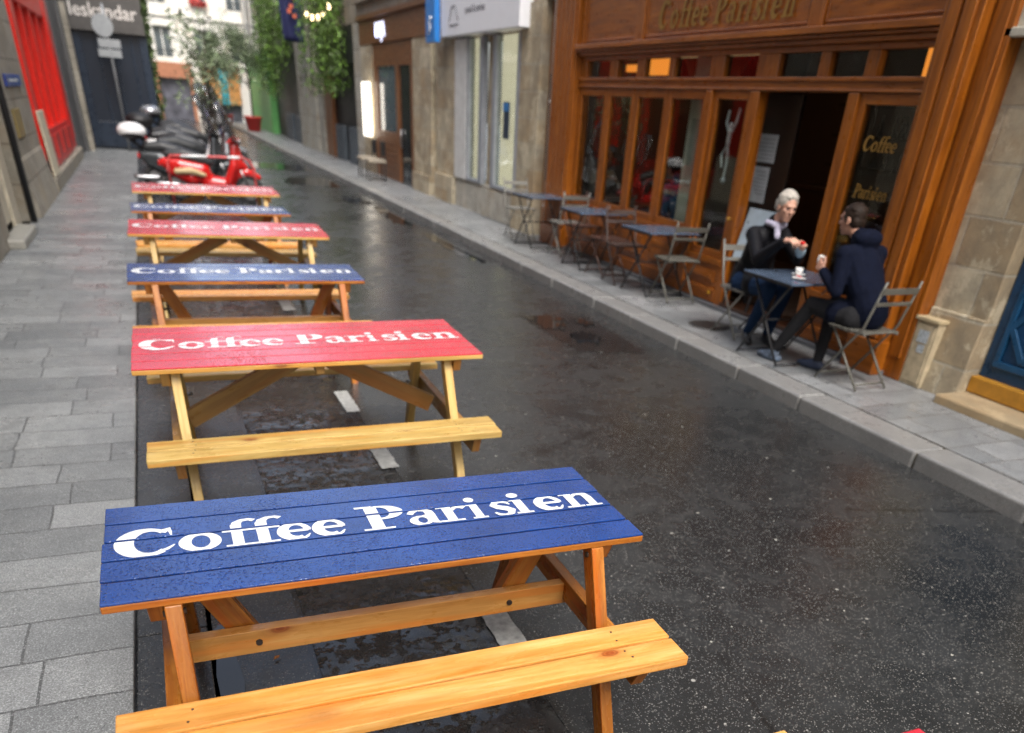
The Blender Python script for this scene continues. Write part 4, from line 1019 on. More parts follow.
q = MB(); q.hexa([(.045, -.55, 0), (.045, .5, 0), (.08, .5, 0), (.08, -.55, 0), (.0, -.55, 1.0), (.0, .5, 1.0), (.035, .5, 1.0), (.035, -.55, 1.0)]); q.build('board', plain('cream_board', (.58, .52, .38), .6), bd, bevel=.01)
rs = thing('red_shopfront_building', (-2.2, 23, .03), 'building with a bright red wooden shopfront on a stone plinth', 'building')
ro = rs.location; m_redp = plain('bright_red_paint', (.75, .018, .008), .35, var=.08)
def rp(n_, mb, mat, bevel=.01, parent=None): return mb.build(n_, mat, parent or rs, off=ro, bevel=bevel)
q = MB()
for (a, b) in ((18.36, 19.3), (20.6, 20.8), (22.1, 22.4), (23.7, 23.9), (25.4, 26.9)): q.box(-2.1, -1.80, a, b, .3, 3.6, 'z')
for (a, b) in ((18.5, 19.15), (25.6, 26.7)): q.box(-1.80, -1.77, a, b, .5, 3.3, 'z')
q.box(-2.1, -1.77, 19.3, 25.4, .3, .95, 'y'); q.box(-2.1, -1.78, 19.3, 25.4, 2.9, 3.6, 'y'); rp('red_frame', q, m_redp)
q = MB()
for (a, b) in ((19.5, 20.5), (20.95, 21.95), (22.5, 23.6), (24.0, 25.2)): q.box(-1.77, -1.745, a, b, .42, .84, 'y')
rp('red_panel', q, plain('red_panel_paint', (.55, .04, .03), .4))
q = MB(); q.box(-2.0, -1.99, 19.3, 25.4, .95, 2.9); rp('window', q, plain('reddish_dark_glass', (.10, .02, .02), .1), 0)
q = MB(); q.box(-2.4, -1.68, 18.36, 27.0, .02, .28, 'y'); rp('stone_plinth', q, m_leftwall, .03)
upper(rs, -1.85, 18.36, 28, 3.6, 10, m_render, side=-1)
ps = MB(); ps.box(-2.3, -1.75, 27.0, 30.98, .02, 3.6, 'y'); ps.box(-1.75, -1.66, 29.4, 30.9, .02, 3.55, 'y'); rp('grey_pier', ps, plain('dark_grey_render', (.10, .10, .10), .7, bump=.005), .02)
q = MB(); q.box(-1.66, -1.52, 29.8, 30.2, .02, 3.5, 'z'); rp('pale_jamb', q, m_leftwall)
bl = thing('navy_shop_building', (-.6, 31.5, .03), 'dark navy shopfront jutting into the street under a grey lettered sign', 'building')
bo2 = bl.location
q = MB(); q.box(-3.0, .42, 31.0, 54, .02, 2.95, 'z'); q.build('wall', m_navy, bl, off=bo2)
q = MB()
for (a, b) in ((-1.6, -1.35), (-.95, -.9), (-.5, -.45), (-.05, 0.0), (.2, .41)): q.box(a, b, 30.93, 30.999, .1, 2.9, 'z')
q.box(-1.35, .2, 30.94, 30.998, .1, .75); q.build('front_panel', plain('navy_trim', (.014, .024, .042), .3), bl, off=bo2, bevel=.008)
q = MB(); q.box(-1.75, .40, 30.80, 30.999, 2.95, 3.85); q.box(-3, .42, 31, 54, 2.955, 9); sg3 = q.build('sign', plain('grey_brown_sign', (.075, .07, .065), .5), bl, off=bo2, bevel=.01)
text_mesh('lettering', 'leskandar', .46, plain('pale_sign_letters', (.62, .58, .54), .5), sg3, wallM(-.62, 30.795, 3.28, 0), .004, bold=.006, off=bo2)
lp2 = thing('sign_lamp', (-1.62, 30.7, 3.35), 'dark swan neck lamp above the left end of the grey sign', 'lamp')
q = MB(); q.tube([(0, .1, .5), (0, -.3, .6), (0, -.6, .4)], .02, 6); q.build('arm', m_black, lp2)
q = MB(); q.lathe([(.05, .12), (.1, .06), (.17, -.08)], (0, -.6, .32), 14); q.build('shade', m_grim, lp2)
rsn = thing('road_sign', (-.60, 30.3, .03), 'galvanised street sign post with grey plates seen from behind, before the navy shopfront', 'road sign')
q = MB(); q.tube([(0, 0, 0), (0, 0, 2), (0, 0, 3.55)], .035, 10); q.build('pole', plain('galvanised_pole', (.28, .29, .30), .45, .5), rsn)
q = MB(); q.lathe([(.27, 0), (.27, -.02)], (-.08, -.05, 3.05), 24, 'y'); q.build('round_plate', plain('grey_sign_back', (.33, .35, .36), .45, .4), rsn)
q = MB(); q.box(-.32, .28, -.07, -.045, 2.32, 2.50); q.box(-.28, .30, -.07, -.045, 2.54, 2.74); q.build('plate', MC['grey_sign_back'], rsn, bevel=.005)

# ------------------------------------------------------------------ scooters
tyre_m = plain('tyre_rubber', (.015, .015, .015), .7); chrome = plain('chrome', (.35, .35, .36), .32, 1)
def scooter(x, y, rz, paint, label, topcase=None, shield=True, scale=1.0, seatc=None):
    """faces +X, wheels on the ground"""
    t = thing('scooter', (x, y, 0), label, 'scooter', 'scooters parked side by side', rz)
    t.scale = (scale,) * 3
    pm = paint
    for wx, r_ in ((-.62, .245), (.66, .255)):
        ty_ = MB(); pts = [(wx + (r_ - .05) * math.cos(a), 0, r_ + (r_ - .05) * math.sin(a)) for a in [2 * math.pi * k / 24 for k in range(25)]]
        ty_.tube(pts, .05, 8, cap=False); wo2 = ty_.build('wheel', tyre_m, t)
        rim = MB(); rim.lathe([(r_ - .09, -.03), (r_ - .085, 0), (r_ - .09, .03)], (wx, 0, r_), 16, 'y'); rim.build('rim', plain('grey_rim', (.2, .2, .2), .35, .8), wo2)
    b = MB()
    b.chain([((-.80, 0, .62), .09), ((-.55, 0, .58), .145), ((-.15, 0, .52), .15), ((-.08, 0, .38), .13)]); b.chain([((-.7, 0, .52), .10), ((-.35, 0, .40), .15)])
    b.chain([((-.08, 0, .33), .13), ((.30, 0, .30), .13)]); b.build('rear_body', pm, t, remesh=.02, smooth=3)
    f = MB(); f.chain([((.30, .08, .36), .08), ((.42, .13, .62), .07), ((.46, .06, .92), .06)]); f.chain([((.30, -.08, .36), .08), ((.42, -.13, .62), .07), ((.46, -.06, .92), .06)]); f.chain([((.32, 0, .34), .1), ((.50, 0, .65), .12), ((.48, 0, .98), .09)])
    f.chain([((.50, 0, .70), .1), ((.62, 0, .62), .06)]); f.build('front_apron', pm, t, remesh=.02, smooth=3)
    m_ = MB(); m_.chain([((.46, 0, .47), .07), ((.66, 0, .53), .075), ((.86, 0, .45), .05)]); m_.build('mudguard', pm, t, remesh=.018, smooth=2)
    s_ = MB(); s_.chain([((-.72, 0, .76), .075), ((-.45, 0, .77), .11), ((-.15, 0, .70), .11), ((.0, 0, .66), .07)]); so3 = s_.build('seat', seatc or plain('black_vinyl', (.02, .021, .023), .4), t, remesh=.018, smooth=3)
    h = MB(); h.tube([(.36, .33, 1.02), (.42, .2, 1.05), (.46, 0, 1.02), (.42, -.2, 1.05), (.36, -.33, 1.02)], .017, 8); h.ell((.50, 0, 1.03), (.10, .13, .09)); hb = h.build('handlebar', pm if paint != m_black else m_grim, t)
    q = MB()
    for s in (-1, 1): q.tube([(.36, s * .20, 1.05), (.33, s * .27, 1.24)], .008, 6); q.ell((.32, s * .30, 1.27), (.015, .06, .04))
    q.build('mirror', m_black, hb)
    MB().ell((.585, 0, 1.03), (.03, .09, .055)).build('headlight', chrome, t)
    q = MB(); q.lathe([(.03, -.07), (.045, .0), (.045, .35), (.03, .4)], (-.95, -.14, .28), 12, 'x'); q.build('exhaust', chrome, t)
    q = MB(); q.tube([(.66, .05, .26), (.52, .06, .6)], .022, 8); q.tube([(.66, -.05, .26), (.52, -.06, .6)], .022, 8); q.build('fork', chrome, t)
    q = MB(); q.box(-.9, -.86, -.08, .08, .58, .66); q.build('tail_light', plain('red_lens', (.5, .01, .01), .2), t, bevel=.01)
    q = MB(); q.tube([(-.30, .10, .2), (-.38, .2, .01)], .012, 6); q.tube([(-.30, -.10, .2), (-.28, -.12, .05)], .012, 6); q.tube([(-.38, .2, .008), (-.28, -.12, .05)], .01, 6); q.build('kickstand', m_grim, t)
    if shield:
        q = MB(); n1, n2 = 8, 6
        for i in range(n2 + 1):
            for j in range(n1 + 1):
                a = (j / n1 - .5) * 2; v = i / n2; wdt = .29 * (1 - .30 * v * v)
                q.v.append((.60 - v * .28 - abs(a) ** 2 * .12, a * wdt, 1.0 + v * .66 - .05 * a * a * v))
        for i in range(n2):
            for j in range(n1): a = i * (n1 + 1) + j; q.face([a, a + 1, a + n1 + 2, a + n1 + 1], None, True)
        o = q.build('windscreen', m_shield, t); md = o.modifiers.new('s', 'SOLIDIFY'); md.thickness = .004
    if topcase:
        q = MB(); q.ell((-.92, 0, 1.0), (.25, .24, .14), 16, 10); o = q.build('top_case', topcase, t)
        q = MB(); q.ell((-.92, 0, .96), (.225, .235, .10), 16, 8); q.tube([(-.75, 0, .9), (-.7, 0, .72)], .04, 8); q.tube([(-1.0, 0, .9), (-.78, 0, .72)], .03, 8); q.build('case_base', m_black, t)
    return t
m_scred = plain('scooter_red', (.50, .010, .009), .2, var=.05, coat=.6); m_whitec = plain('white_case', (.75, .75, .75), .25, var=.03); m_silver = plain('silver_paint', (.35, .36, .38), .25, .7); m_dkgrey = plain('dark_grey_paint', (.05, .055, .06), .25, .3); m_scwhite = plain('scooter_white', (.6, .6, .6), .25)
scooter(.98, 18.1, -.06, m_scred, 'bright red scooter with a tan side panel and black seat behind the metal hoop', None)
q = MB(); q.chain([((-.60, -.135, .50), .05), ((-.35, -.15, .52), .06), ((-.12, -.12, .46), .04)]); q.build('side_panel', plain('tan_panel', (.48, .36, .2), .4), [o for o in col.objects if o.get('category') == 'scooter'][0], remesh=.015)
scooter(0.68, 19.2, -0.01, m_dkgrey, 'dark grey scooter with a large white top case behind its seat', m_whitec, scale=1.05)
scooter(0.99, 20.3, 0.02, m_silver, 'silver scooter with a clear windscreen parked third in the row', None, seatc=plain('dark_cover', (.03, .033, .036), .5), scale=1.1)
scooter(1.06, 21.4, -0.25, m_black, 'black scooter fourth in the parked row behind the silver one', None, scale=1.12)
scooter(0.89, 22.5, 0.14, m_scwhite, 'white scooter with a black top case in the middle of the parked row', m_black, scale=1.12)
scooter(0.94, 23.6, -0.16, m_dkgrey, 'dark grey scooter standing just past the white one in the row', None, scale=1.15)
scooter(1.32, 24.8, -0.04, m_silver, 'second silver scooter, in the farther half of the parked row', None, scale=1.12)
scooter(1.25, 26.0, -0.04, plain('scooter_blue', (.02, .06, .2), .25), 'dark blue scooter near the far end of the parked row', None, scale=1.15)
scooter(1.21, 27.2, -0.20, m_black, 'second farthest scooter of the row, black with a tall screen', None, scale=1.15)
scooter(1.21, 28.5, 0.15, m_dkgrey, 'farthest dark grey scooter, last of the parked row', m_silver, scale=1.15)
br_ = thing('parking_hoop', (.95, 17.2, 0), 'low red and white metal hoop barrier in front of the red scooter', 'barrier')
q = MB(); q.tube([(-.72, 0, 0), (-.72, 0, .72), (-.66, 0, .80), (.55, 0, .82), (.66, 0, .78), (.73, 0, .65), (.74, 0, 0)], .022, 10); q.build('rail', plain('faded_red_rail', (.45, .06, .06), .4, var=.5, scale=6), br_)
for pts in ([(-.5, 0, .80), (-.05, 0, .811)], [(.3, 0, .815), (.5, 0, .82)]): MB().tube(pts, .0235, 10).build('white_band', m_white, br_)

# ------------------------------------------------------------------ bistro furniture
def bchair(x, y, rz, mat, label, z=.118):
    """folding slatted chair, faces +X"""
    t = thing('folding_chair', (x, y, z), label, 'folding chair', 'metal folding chairs outside the cafe', rz)
    for s in (-1, 1):
        q = MB(); q.tube([(-.27, s * .20, .86), (-.17, s * .20, .50), (.20, s * .20, .008)], .0105, 8); q.build('back_leg', mat, t)
        q = MB(); q.tube([(-.25, s * .175, .008), (.17, s * .175, .45)], .0105, 8); q.build('front_leg', mat, t)
    q = MB(); q.tube([(-.22, -.175, .05), (-.22, .175, .05)], .008, 6); q.tube([(.165, -.2, .055), (.165, .2, .055)], .008, 6); q.build('stretcher', mat, t)
    q = MB()
    for k in range(6): xx = -.17 + k * .068; q.box(xx - .026, xx + .026, -.205, .205, .447, .459)
    q.build('seat', mat, t, bevel=.003)
    q = MB(); q.tube([(-.2, -.19, .44), (.19, -.19, .44)], .008, 6); q.tube([(-.2, .19, .44), (.19, .19, .44)], .008, 6); q.build('seat_rail', mat, t)
    for (z0, z1) in ((.76, .81), (.67, .70)):
        q = MB(); q.hexa([(-.27 + (.86 - z0) * .28 - .012, -.21, z0), (-.27 + (.86 - z0) * .28 - .012, .21, z0), (-.27 + (.86 - z0) * .28, .21, z0), (-.27 + (.86 - z0) * .28, -.21, z0),
                          (-.27 + (.86 - z1) * .28 - .012, -.21, z1), (-.27 + (.86 - z1) * .28 - .012, .21, z1), (-.27 + (.86 - z1) * .28, .21, z1), (-.27 + (.86 - z1) * .28, -.21, z1)]); q.build('back_slat', mat, t, bevel=.003)
    return t
def btable(x, y, rz, label, z=.118, mat=None):
    t = thing('bistro_table', (x, y, z), label, 'bistro table', 'square bistro tables outside the cafe', rz)
    q = MB(); q.box(-.345, .345, -.345, .345, .693, .712); q.build('tabletop', m_tabletop, t, bevel=.006)
    q = MB()
    for (a, b) in (((-.34, -.34), (.34, -.34)), ((-.34, .34), (.34, .34)), ((-.34, -.34), (-.34, .34)), ((.34, -.34), (.34, .34))): q.beam((a[0], a[1], .688), (b[0], b[1], .688), .012, .022)
    q.build('apron', m_grim, t)
    for s in (-1, 1):
        q = MB(); q.tube([(s * .29, -.28, .69), (s * .29, .28, .008)], .011, 8); q.build('leg', mat or m_grim, t)
        q = MB(); q.tube([(s * .26, .28, .69), (s * .26, -.28, .008)], .011, 8); q.build('leg', mat or m_grim, t)
    q = MB(); q.tube([(-.29, .27, .02), (.29, .27, .02)], .009, 6); q.tube([(-.26, -.27, .02), (.26, -.27, .02)], .009, 6); q.tube([(-.29, 0, .35), (.29, 0, .35)], .008, 6); q.build('stretcher', mat or m_grim, t)
    return t
H = math.pi / 2
btable(5.42, 8.80, .03, 'empty bistro table closest to the cafe door, left of the seated woman')
btable(5.38, 10.52, -.02, 'empty bistro table in the middle of the three vacant ones')
btable(5.38, 12.32, .05, 'empty bistro table farthest from the seated people, by the drainpipe')
btable(5.11, 5.87, .0, 'bistro table with coffee cups between the seated woman and man')
m_pale = plain('pale_grey_metal', (.19, .185, .165), .45, .1)
bchair(5.38, 13.15, -H, m_pale, 'pale folding chair at the far left side of the farthest bistro table')
bchair(5.46, 11.50, H, m_pale, 'pale grey folding chair right of the farthest bistro table')
bchair(5.55, 11.15, -H + .1, m_chairbr, 'dark brown folding chair left of the middle bistro table')
bchair(5.35, 9.95, H + .06, m_chairbr, 'dark brown folding chair right of the middle bistro table')
bchair(5.33, 9.42, -H - .05, plain('dark_brown_metal', (.05, .03, .024), .45, .1), 'dark brown folding chair left of the table closest to the cafe door')
bchair(5.46, 8.42, H - .05, m_chair, 'grey green folding chair right of the table closest to the cafe door')
bchair(5.24, 6.70, -H, m_pale, 'pale folding chair the woman in the black jacket sits on')
bchair(5.24, 5.08, H + .08, m_chair, 'grey folding chair the man in the navy hoodie sits on')
m_porc = plain('white_porcelain', (.8, .8, .78), .2, var=.02); m_coffee = plain('coffee', (.05, .02, .008), .2)
def saucer(x, y, label):
    q = MB(); q.lathe([(.028, 0), (.032, .003), (.062, .012), (.064, .014), (.060, .0145), (.03, .006)], n=24); o = q.build('saucer', m_porc); o.location = (x, y, .832); tag(o, label, 'saucer', 'white saucers on the occupied table'); return o
def cup(loc, rot, label):
    t = thing('coffee_cup', loc, label, 'coffee cup', 'white coffee cups', rot=rot)
    q = MB(); q.lathe([(.018, 0), (.022, .004), (.032, .03), (.035, .055), (.033, .055), (.029, .028), (.016, .006)], n=24); q.build('bowl', m_porc, t)
    q = MB(); q.tube([(.031, 0, .045), (.05, 0, .044), (.053, 0, .03), (.045, 0, .018), (.028, 0, .018)], .004, 6); q.build('handle', m_porc, t)
    q = MB(); q.lathe([(.030, .038), (.030, .0385)], n=20); q.build('coffee', m_coffee, t)
saucer(5.13, 5.90, 'white saucer carrying the upright coffee cup near the woman'); cup((5.13, 5.90, .8385), (0, 0, 1), 'white coffee cup standing upright on its saucer on the table')
saucer(4.99, 5.72, 'empty white saucer with a red wrapper beside the man')
q = MB(); q.box(-.022, .022, -.014, .014, 0, .008); q.v = [(a, b, c + .006 * math.sin(a * 200)) for a, b, c in q.v]; o = q.build('sugar_wrapper', plain('red_wrapper', (.7, .02, .02), .4), bevel=.002); o.location = (5.0, 5.74, .852); tag(o, 'small red wrapper lying on the empty saucer', 'wrapper')

# ------------------------------------------------------------------ people
m_skin = plain('skin', (.56, .31, .22), .5, var=.08, scale=20); m_skin2 = plain('skin_tan', (.42, .22, .15), .5, var=.08, scale=20)
def finger(mb, base, d, n, curl, lens, r):
    p = Vector(base); dd = Vector(d).normalized(); ax = dd.cross(Vector(n)).normalized(); pr = [(p.copy(), r)]
    for i, L in enumerate(lens):
        dd = Matrix.Rotation(-curl[i], 3, ax) @ dd; p = p + dd * L; pr.append((p.copy(), r * (1 - .12 * (i + 1))))
    mb.chain(pr, 8)
def hand(mb, wrist, d, n, side, curl=.5, thumb_in=.5):
    """d = direction of the fingers, n = out of the back of the hand, side = +1 thumb on d x n side"""
    wv = Vector(wrist); d = Vector(d).normalized(); n = Vector(n); n = (n - d * n.dot(d)).normalized(); t = d.cross(n) * side
    mb.cap(wv - d * .02, wv + d * .015, .024, .026, 10)
    for k, o_ in enumerate((.030, .010, -.010, -.028)):
        kn = wv + d * (.085 - .004 * abs(k - 1)) + t * o_
        mb.cap(wv + d * .012 + t * o_ * .6, kn, .015, .0115, 10)
        ls = ((.038, .024, .018), (.042, .027, .019), (.039, .025, .018), (.031, .019, .016))[k]
        finger(mb, kn, d + t * o_ * 1.2, -n, [-curl * (1 + .1 * k), -curl * 1.1, -curl * .7], ls, .0093 if k < 3 else .0082)
    tb = wv + d * .025 + t * .024
    dirs = (t * .9 + d * .75 - n * .3).normalized(); p1 = tb + dirs * .038; d2 = (d * 1.0 + t * (.6 - thumb_in) - n * .45).normalized(); p2 = p1 + d2 * .03; p3 = p2 + (d2 - n * .25).normalized() * .022
    mb.chain([(tb, .014), (p1, .0125), (p2, .0108), (p3, .0092)], 8)
def head(mb, c, fwd, upv, s=1.0):
    """skull, face, nose, ears; returns the frame"""
    f = Vector(fwd).normalized(); u = Vector(upv); u = (u - f * u.dot(f)).normalized(); l = u.cross(f); c = Vector(c)
    Rm = Matrix((f, l, u)).transposed()
    def P(a, b, d): return c + (f * a + l * b + u * d) * s
    mb.ell(P(-.012, 0, .035), (.098 * s, .076 * s, .090 * s), 20, 14, Rm); mb.ell(P(.022, 0, -.025), (.068 * s, .060 * s, .085 * s), 18, 12, Rm)
    mb.ell(P(.055, 0, -.085), (.030 * s, .034 * s, .026 * s), 12, 8, Rm)                       # chin
    mb.cap(P(.088, 0, .022), P(.106, 0, -.016), .009 * s, .0145 * s, 8); mb.ell(P(.095, .012, -.020), (.012 * s, .008 * s, .008 * s), 8, 6, Rm); mb.ell(P(.095, -.012, -.020), (.012 * s, .008 * s, .008 * s), 8, 6, Rm)
    mb.cap(P(.083, .032, .030), P(.086, -.032, .030), .012 * s, .012 * s, 8)                    # brow
    for sd in (-1, 1): mb.ell(P(.058, sd * .036, -.015), (.026 * s, .022 * s, .024 * s), 10, 8, Rm)   # cheeks
    mb.cap(P(.083, .018, -.050), P(.083, -.018, -.050), .0075 * s, .0075 * s, 8); mb.cap(P(.081, .016, -.061), P(.081, -.016, -.061), .008 * s, .008 * s, 8)
    for sd in (-1, 1): mb.ell(P(-.012, sd * .076, -.005), (.018 * s, .009 * s, .030 * s), 10, 8, Rm); mb.ell(P(-.008, sd * .080, -.026), (.010 * s, .007 * s, .012 * s), 8, 6, Rm)
    return P, Rm
def eyes(P, root, Rm, s=1.0):
    q = MB()
    for sd in (-1, 1): q.ell(P(.078, sd * .031, .008), (.010 * s, .015 * s, .008 * s), 10, 6, Rm)
    q.build('eyes', plain('dark_eyes', (.06, .04, .035), .3), root, off=root.location)
    q = MB()
    for sd in (-1, 1): q.cap(P(.094, sd * .018, .030), P(.086, sd * .045, .030), .0045, .003, 6)
    q.build('eyebrows', plain('eyebrow_hair', (.14, .11, .09), .8), root, off=root.location)
def person(loc, label, J, skin, jacket, pants, shoe, hairf, handspec, group=None, hm=.0, shoe2=None, hood=False, scarf=None, sole=None):
    t = thing('person', loc, label, 'person', group)
    off = t.location
    b = MB()
    P, Rm = head(b, J['head'], J['hf'], J['hu'])
    nk = Vector(J['neck']); sh = Vector(J['chest']); b.cap(nk, P(-.015, 0, -.05), .055, .052); b.chain([(sh, .13), (Vector(J['waist']), .12), (Vector(J['pelvis']), .13)])
    b.cap(sh, nk, .09, .055)
    for s in ('l', 'r'):
        b.chain([(J['sh' + s], .045), (J['el' + s], .036), (J['wr' + s], .026)]); b.cap(J['pelvis'], J['hip' + s], .10, .08)
        b.chain([(J['hip' + s], .075), (J['kn' + s], .05), (Vector(J['an' + s]) + Vector((0, 0, -.02)), .034)])
        d, n_, side, curl, ti = handspec[s]; hand(b, J['wr' + s], d, n_, side, curl, ti)
    b.build('body', skin, t, off=off, remesh=.0055, smooth=2)
    eyes(P, t, Rm)
    j = MB(); sl_, sr_ = Vector(J['shl']), Vector(J['shr'])
    j.cap(sl_, sr_, .074, .074, 14); j.chain([(sh, .150), (Vector(J['waist']), .150), (Vector(J['pelvis']) + Vector((0, 0, .02)), .160)], 16)
    for q_ in (.25, .75): m_ = sl_.lerp(sr_, q_); j.cap(m_ + Vector((0, 0, -.03)), Vector(J['waist']).lerp(m_, .0) + (m_ - sh) * .6, .105, .11)
    j.cap(sh + Vector((0, 0, .03)), nk + (nk - sh) * .05, .11, .072)
    for s in ('l', 'r'):
        e = Vector(J['el' + s]); w2 = Vector(J['wr' + s]); m2 = Vector(J['sh' + s]).lerp(e, .5) + Vector((0, 0, .005))
        j.chain([(J['sh' + s], .070), (m2, .062), (e, .056), (e.lerp(w2, .45), .050), (w2 - (w2 - e).normalized() * .012, .040)], 12)
        cfs = (w2 - e).normalized(); j.cap(w2 - cfs * .03, w2 - cfs * .012, .043, .042)
        # creases: small folds near the elbow and side
        for k in range(3): a_ = e + (w2 - e) * (.06 * k) ; j.ell(a_ + Vector((0, 0, .03)), (.035, .035, .016), 10, 6)
    if hood: hp = nk - Vector(J['hf']).normalized() * .075 + Vector((0, 0, .0)); j.ell(hp, (.135, .085, .075), 16, 10); j.ell(hp + Vector((0, 0, -.05)), (.11, .07, .07), 14, 10)
    else: j.chain([(nk + Vector((-.05, 0, .02)), .03), (nk + Vector((0, .05, .025)), .034), (nk + Vector((.05, 0, .02)), .03)])
    hem = Vector(J['pelvis']); 
    for s in ('l', 'r'): j.cap(hem, Vector(J['hip' + s]).lerp(Vector(J['kn' + s]), .38), .13, .108)
    j.build('jacket', jacket, t, off=off, remesh=.009, smooth=4)
    p = MB(); p.cap(J['hipl'], J['hipr'], .11, .11)
    for s in ('l', 'r'):
        kn = Vector(J['kn' + s]); an = Vector(J['an' + s]); p.chain([(J['hip' + s], .102), (Vector(J['hip' + s]).lerp(kn, .5), .088), (kn, .068), (kn.lerp(an, .4), .062), (an - (kn - an).normalized() * .005, .046)], 12)
        p.ell(kn + Vector((0, 0, -.05)), (.062, .05, .03), 10, 6)
    p.build('trousers', pants, t, off=off, remesh=.009, smooth=3)
    for s in ('l', 'r'):
        an = Vector(J['an' + s]); to = Vector(J['to' + s]); q = MB(); dd = (to - an); dd.z = 0; dd.normalize(); g_ = .118 + .035
        q.chain([((an.x - dd.x * .05, an.y - dd.y * .05, g_ + .005), .036), ((an.x + dd.x * .05, an.y + dd.y * .05, g_ + .002), .041), ((an.x + dd.x * .14, an.y + dd.y * .14, g_ - .002), .036), ((an.x + dd.x * .18, an.y + dd.y * .18, g_ - .006), .026)]); q.chain([(an, .045), ((an.x, an.y, g_ + .02), .043)])
        q.chain([((an.x, an.y, g_ + .03), .04), ((an.x + dd.x * .08, an.y + dd.y * .08, g_ + .012), .036)])
        q.build('shoe', shoe if (s == 'l' or not shoe2) else shoe2, t, off=off, remesh=.006, smooth=2)
    h = MB(); hairf(h, P, Rm); hm_ = J['hairmat']; h.build('hair', hm_, t, off=off, remesh=.005, smooth=1)
    if scarf:
        q = MB(); q.chain([(nk + Vector((-.075, .02, .0)), .026), (nk + Vector((-.06, -.065, -.01)), .030), (nk + Vector((0, -.085, -.02)), .032), (nk + Vector((.06, -.06, -.005)), .028), (nk + Vector((.07, .03, .0)), .024)])
        q.chain([(nk + Vector((-.035, -.085, -.02)), .032), (nk + Vector((-.045, -.12, -.10)), .028)]); q.build('scarf', scarf, t, off=off, remesh=.006, smooth=2)
    return t, P
def hair_woman(h, P, Rm):
    h.ell(P(-.025, 0, .050), (.103, .088, .092), 18, 12, Rm); h.ell(P(-.06, 0, .0), (.070, .082, .085), 16, 10, Rm)
    for k in range(26):
        a = random.uniform(0, 6.28); h.ell(P(-.035 + .055 * math.cos(a), .068 * math.sin(a), .03 + random.uniform(-.05, .05)), (.032, .022, .030), 8, 6, Rm)
    h.ell(P(-.125, -.01, .0), (.048, .050, .05), 14, 10, Rm); h.ell(P(-.13, -.02, -.035), (.036, .036, .034), 12, 8, Rm)
    h.cap(P(.062, .03, .092), P(-.01, .06, .085), .014, .026, 8); h.cap(P(.062, -.03, .092), P(-.01, -.06, .085), .014, .026, 8); h.cap(P(.06, 0, .10), P(-.02, 0, .105), .014, .030, 8)
def hair_man(h, P, Rm):
    h.ell(P(-.022, 0, .044), (.098, .083, .086), 18, 12, Rm); h.ell(P(-.055, 0, -.01), (.060, .079, .070), 16, 10, Rm)
    for sd in (-1, 1): h.cap(P(.03, sd * .066, .03), P(.012, sd * .070, -.01), .014, .010, 8); h.cap(P(.045, sd * .045, .075), P(-.03, sd * .055, .08), .014, .028, 8)
    for k in range(14): a = random.uniform(0, 6.28); h.ell(P(-.04 + .05 * math.cos(a), .06 * math.sin(a), .07 + random.uniform(-.05, .04)), (.028, .024, .022), 8, 6, Rm)
def fabric(name, c, rough=.8, s=30):
    n = NT(name); v = n.coord('Object'); f = n.noise(v, s, 5); f2 = n.noise(v, 9, 3, .5, .6)
    n.set(col=n.ramp(f, [(.3, tuple(x * .7 for x in c)), (.7, tuple(x * 1.25 for x in c))]), rough=rough, normal=n.bump(n.math('ADD', n.math('MULTIPLY', f, .2), f2), .012, .8), spec=.15); return n.m
hairG = fabric('grey_hair', (.42, .39, .34), .7, 60); hairD = fabric('dark_brown_hair', (.022, .014, .010), .6, 60)
JW = dict(head=(5.20, 6.425, 1.325), hf=(-.22, -1, -.20), hu=(0, -.2, 1), neck=(5.21, 6.525, 1.185), chest=(5.22, 6.63, 1.0), waist=(5.23, 6.74, .79), pelvis=(5.23, 6.78, .67),
          shl=(5.385, 6.60, 1.075), shr=(5.045, 6.60, 1.075), ell=(5.43, 6.38, .90), elr=(4.965, 6.40, .90), wrl=(5.185, 6.13, 1.01), wrr=(4.985, 6.14, 1.075),
          hipl=(5.33, 6.74, .635), hipr=(5.13, 6.74, .635), knl=(5.33, 6.30, .655), knr=(5.10, 6.26, .66), anl=(5.33, 6.44, .215), anr=(5.17, 6.55, .215), tol=(5.30, 6.28, .165), tor=(5.10, 6.42, .165), hairmat=hairG)
for k_, v_ in list(JW.items()):
    if k_ not in ('hf', 'hu', 'hairmat'): JW[k_] = (v_[0], v_[1] - .06 - (.07 if k_[:2] in ('wr',) else .03 if k_[:2] in ('el', 'he') else 0), v_[2] + (.02 if k_[:2] == 'wr' else 0))
woman, _ = person((5.23, 6.68, .118), 'woman with tied grey hair, black jacket and pale scarf seated at the bistro table', JW, m_skin, fabric('black_jacket', (.007, .007, .009), .55), fabric('blue_denim', (.011, .028, .070), .85, 80), plain('black_leather_boot', (.012, .012, .014), .3), hair_woman,
       {'r': ((.25, -.95, .22), (-.3, .1, .9), -1, .55, .4), 'l': ((-.35, -.6, .62), (.7, .1, .5), 1, .75, .5)}, scarf=fabric('white_violet_scarf', (.42, .40, .50), .8, 50))
q = MB(); q.chain([((5.21, 6.035, 1.0), .046), ((5.192, 6.01, 1.022), .043)]); q.build('cuff', plain('light_blue_cuff', (.35, .48, .56), .8), woman, off=woman.location)
